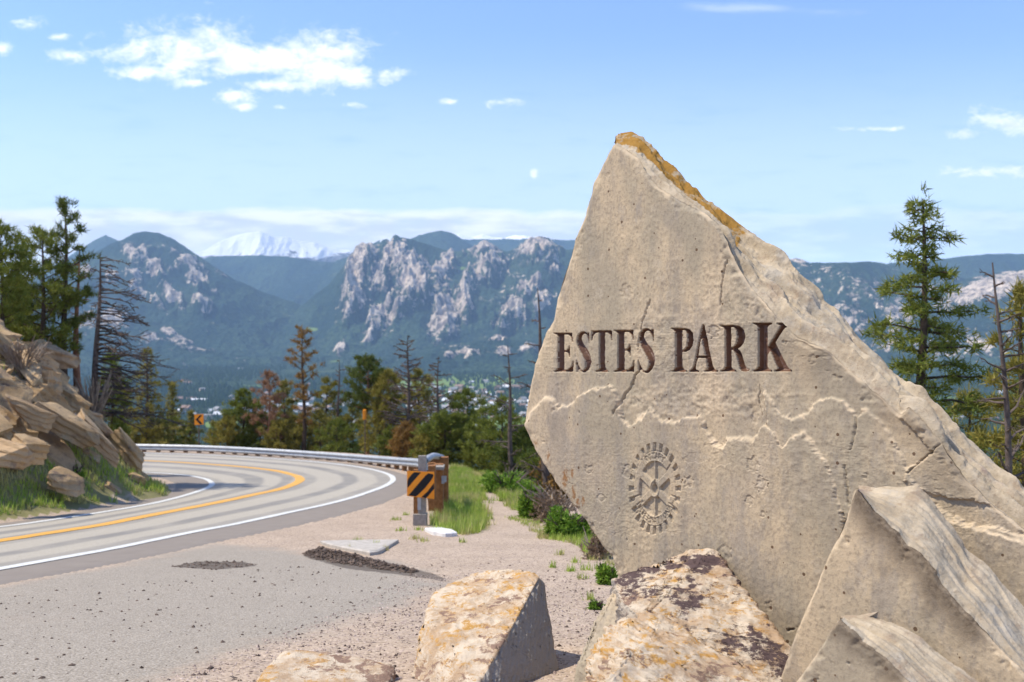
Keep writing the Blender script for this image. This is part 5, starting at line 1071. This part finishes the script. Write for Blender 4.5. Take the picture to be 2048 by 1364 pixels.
# ------------------------------------------------------------------ guardrail and end marker
rail_k = [(180,903.5,889),(262,903.5,888),(400,906,890.5),(500,911,895),(600,916.5,901),(700,925,908),(770,935,913),(815,945,916),(838,955,917)]
RB = np.array([[*G(a, b_), (CY-c)/FPX*float(GD(b_))] for a, b_, c in rail_k]); RB = spline(RB, 10)
def rail_mesh(path):
    """W profile swept along the path (x, y, ztop)"""
    Tn = np.gradient(path[:, :2], axis=0); Tn /= np.linalg.norm(Tn, axis=1)[:, None]; Nn = np.stack([Tn[:, 1], -Tn[:, 0]], 1)
    prof = np.array([(0, 0), (.05, -.03), (.085, -.07), (.085, -.10), (.02, -.14), (.02, -.17), (.085, -.21), (.085, -.24), (.05, -.28), (0, -.31)])
    P = np.stack([np.column_stack([path[:, :2]+Nn*a, path[:, 2]+z]) for a, z in prof], 1); g = Geo(); g.grid(P); P2 = P.copy(); P2[..., :2] -= Nn[:, None]*.006; g.grid(P2[:, ::-1]); return g, Nn
root = empty('guardrail', (float(RB[-1, 0]), float(RB[-1, 1]), float(RB[-1, 2])-.8), 'long steel guardrail following the outer edge of the curve', 'guardrail')
path = resample(RB, .5); END = np.array([[*px3(846,922,29)[:2], px3(846,922,29)[2]], [*px3(852,925,24)[:2], px3(852,925,24)[2]], [*px3(853,922,20)[:2], px3(853,917,20)[2]]])
path = np.vstack([path, spline(np.vstack([path[-1], END]), 6)[1:]])
gr, Nn = rail_mesh(path); gr.build('rail', M_steel, root, smooth=True)
s = np.r_[0, np.cumsum(np.linalg.norm(np.diff(path[:, :2], axis=0), axis=1))]
for q in np.arange(.3, s[-1]-.5, .82):
    X, Y, Zt = [np.interp(q, s, path[:, k]) for k in range(3)]; i = min(np.searchsorted(s, q), len(Nn)-1); z0 = float(zground(np.array([X]), np.array([Y]))[0]); g = Geo()
    n_ = Nn[i]; R = [[n_[1], n_[0], 0], [-n_[0], n_[1], 0], [0, 0, 1]]; g.box((X-n_[0]*.12, Y-n_[1]*.12, (Zt-.06+z0-.2)/2), (.15, .16, Zt-.06-z0+.2), R); g.build('post', M_wood, root)
# end assembly: marker post, block, timbers
de = 18.0; b0 = px3(842, 1052, de); root = empty('object_marker', tuple(b0), 'square orange marker with black diagonal stripes at the guardrail end', 'road sign')
def pbox(x0, y0, x1, y1, d, depth): a, b_ = px3(x0, y1, d), px3(x1, y0, d); g = Geo(); g.box(((a[0]+b_[0])/2, d+depth/2, (a[2]+b_[2])/2), (b_[0]-a[0], depth, b_[2]-a[2])); return g
pbox(836, 912, 852, 1056, de, .10).build('post', M_oldwood, root); pbox(826, 1029, 853, 1056, de-.06, .22).build('base_block', M_oldwood, root); pbox(827, 940, 839, 1032, de+.02, .12).build('timber_block', M_wood, root); pbox(835, 985, 842, 1020, de-.03, .03).build('bracket', M_steel, root)
def sign_plate(corners, d, thick, root, mat_, name): P = np.array([px3(x, y, d) for x, y in corners]); g = Geo(); n = len(P); g.add(np.vstack([P, P+[0, thick, 0]]), [list(range(n))[::-1]]); g.add(np.vstack([P, P+[0, thick, 0]]), [list(range(n, 2*n))]); g.add(np.vstack([P, P+[0, thick, 0]]), [[i, (i+1) % n, (i+1) % n+n, i+n] for i in range(n)]); return g.build(name, mat_, root)
ds = de-.10
sign_plate([(814,942),(868.5,944),(868.5,998),(814,992)], ds, .012, root, M_orange, 'plate')
for poly in ([(816,958),(825,947),(829,944.5),(842,945),(834,954),(815,976),(814.6,966)], [(816.5,991),(828,978),(851,951),(857,946.5),(866,948.5),(867,952),(862,961),(850,976),(836,990),(831,993)], [(843,994),(855,983),(868,966),(868.3,978),(858,990),(852,996.5)]):
    sign_plate(poly, ds-.004, .003, root, M_black, 'stripe')
root = empty('guardrail_end', tuple(px3(884, 1032, 20)), 'weathered brown timber posts with steel fittings behind the striped marker', 'guardrail end')
for x0, y0, x1, y1, d, m in ((868,929,886,1030,19.6,M_wood),(856,932,870,1002,19.0,M_wood),(880,915,896,1012,21.5,M_wood),(862,916,880,940,22,M_wood)): pbox(x0, y0, x1, y1, d, .22).build('post', m, root)
pbox(852, 934, 887, 940, 19.3, .4).build('post_cap', M_oldwood, root)
g = Geo(); q = np.linspace(0, 1, 12); A = px3(850, 922, 19.5); B = px3(866, 912, 20.5); Cc = px3(884, 915, 23); g.tube(spline([A, B, Cc], 6), .07, 8); g.build('bent_rail_end', M_steel, root, smooth=True)
g = Geo(); g.tube([px3(846, 940, 18.6), px3(846, 912, 18.6)], [.10, .07], 10, True); g.build('anchor_cone', M_steel, root, smooth=True)
g = Geo(); g.box(px3(888, 958, 19.5), (.10, .06, .12)); g.box(px3(886, 964, 19.45), (.06, .06, .06)); g.build('bolt_plate', M_steel, root)
# chevron signs
root = empty('chevron_sign', tuple(px3(398, 906, 52)), 'orange curve sign with black left chevron behind the guardrail', 'road sign')
sign_plate([(389,829),(407,828),(407,849),(389,850)], 52, .02, root, M_orange, 'plate'); sign_plate([(399.5,830.5),(404.5,830),(396.5,839),(405,848),(400,848.5),(391,839.2)], 51.985, .004, root, M_black, 'chevron'); g = Geo(); g.tube([px3(398, 849, 52.05), px3(398, 915, 52.05)], .035, 6); g.build('post', M_deadwood, root)
root = empty('chevron_sign', tuple(px3(730, 925, 45)), 'orange curve sign seen edge on, between the middle pines', 'road sign')
g = Geo(); P0 = px3(729, 820, 45); g.box((P0[0], 45, px3(729, 829, 45)[2]), (.10, .5, .45)); g.build('plate', M_orange, root); g = Geo(); g.tube([px3(730, 820, 45.3), px3(730, 930, 45.3)], .025, 6); g.build('post', M_deadwood, root)

# ------------------------------------------------------------------ things lying on the gravel
def slabby(name, pts, thick, mat_, label, cat, seed=1, dz=.02):
    P = crook([(x, y) for x, y in pts], 6, .8, seed, True); q = G(P[:, 0], P[:, 1]); z = zground(q[:, 0], q[:, 1])+dz; c = q.mean(0); n = len(q)
    top = np.column_stack([c+(q-c)*.94, z+thick]); rim = np.column_stack([q, z+thick*.7]); bot = np.column_stack([q, z-.05]); g = Geo()
    V = np.vstack([bot, rim, top, [[*c, z.mean()+thick*1.02]]]); i = np.arange(n); j = (i+1) % n
    g.add(V, np.stack([i, j, j+n, i+n], 1)); g.add(V, np.stack([i+n, j+n, j+2*n, i+2*n], 1)); g.add(V, np.stack([i+2*n, j+2*n, 0*i+3*n], 1)); g.build(name, mat_, tags=(label, cat))
slabby('concrete_slab', [(640,1087),(700,1085),(798,1084),(760,1108),(740,1112),(690,1102),(650,1092)], .03, M_conc, 'pale triangular concrete slab flush in the gravel', 'concrete slab', 3)
slabby('white_stone', [(850,1063),(880,1061),(905,1066),(915,1073),(890,1074),(865,1070)], .05, M_stonew, 'flat white stone on the gravel below the striped marker', 'stone', 5)
def pebbles(n, pts, s0, s1, seed, name, mat_, tags=None, kind=None, heap=0, sparse=False):
    r = np.random.default_rng(seed); P = G([p[0] for p in pts], [p[1] for p in pts]); lo, hi = P.min(0), P.max(0); q = r.uniform(lo, hi, (n*4, 2)); d, _, _, ins = seg_dist(q[:, 0], q[:, 1], P); q, d = q[ins][:n], d[ins][:n]
    oc = np.array([(1,0,0),(-1,0,0),(0,1,0),(0,-1,0),(0,0,1),(0,0,-1)], float); f = np.array([[0,2,4],[2,1,4],[1,3,4],[3,0,4],[2,0,5],[1,2,5],[3,1,5],[0,3,5]])
    s = s0+(s1-s0)*r.random(len(q))**3; z = zground(q[:, 0], q[:, 1])+s*.15+heap*np.clip(d/.25, 0, 1)*r.random(len(q)); V = oc[None]*s[:, None, None]*r.uniform(.5, 1.2, (len(q), 6, 1))*np.array([1, 1, .7]); th = r.uniform(0, 6.28, len(q)); c, sn = np.cos(th)[:, None], np.sin(th)[:, None]
    V = np.stack([V[..., 0]*c-V[..., 1]*sn, V[..., 0]*sn+V[..., 1]*c, V[..., 2]], -1)+np.column_stack([q, z])[:, None]; g = Geo(); g.add(V.reshape(-1, 3), (f[None]+np.arange(len(q))[:, None, None]*6).reshape(-1, 3))
    o = g.build(name, mat_); tag(o, *(tags or (None, None))); 
    if kind: o['kind'] = kind
def peb_fn(b, p): i = b.island(); return b.mix(b.rng(i, .0, .35), (.07, .05, .045), b.mix(i, (.24, .17, .14), (.55, .44, .37)))
M_peb = material('mixed_pebbles', peb_fn, .9, .2)
pebbles(9000, [(300,1364),(820,1150),(1240,1150),(1250,1480),(300,1480)], .004, .014, 1, 'gravel', M_peb, ('loose mixed gravel on the ground in front of the rocks', 'gravel'), 'stuff')
pebbles(900, [(-100,1200),(600,1130),(1200,1120),(1200,1300),(300,1480),(-200,1480)], .006, .022, 2, 'dark_pebbles', M_darkdirt, ('scattered dark pebbles over the worn pavement', 'pebbles'), 'stuff')
pebbles(1500, [(606,1108),(625,1101),(665,1102),(720,1114),(780,1130),(840,1144),(820,1146),(750,1138),(680,1128),(622,1116)], .012, .045, 3, 'rubble_pile', M_darkdirt, ('low heap of dark broken asphalt beside the concrete slab', 'rubble'), 'stuff', .09)
pebbles(260, [(335,1134),(400,1122),(490,1124),(520,1130),(430,1140)], .008, .03, 4, 'asphalt_crumbs', M_darkdirt, ('dark asphalt crumbs scattered at the pavement edge', 'rubble'), 'stuff')

# ------------------------------------------------------------------ air
def haze():
    x0, x1, y0, y1, z0, z1 = -9300, 9300, -150, 10900, -260, 1360
    g = Geo(); g.box(((x0+x1)/2, (y0+y1)/2, (z0+z1)/2), (x1-x0, y1-y0, z1-z0)); m = bpy.data.materials.new('haze'); m.use_nodes = True; nt = m.node_tree; nt.nodes.clear()
    o = nt.nodes.new('ShaderNodeOutputMaterial'); v = nt.nodes.new('ShaderNodeVolumePrincipled'); v.inputs['Color'].default_value = (.45, .68, 1, 1); v.inputs['Density'].default_value = HAZE; v.inputs['Anisotropy'].default_value = .0
    nt.links.new(v.outputs[0], o.inputs['Volume']); tag(g.build('haze', m), kind='stuff')
HAZE = .00008
haze()
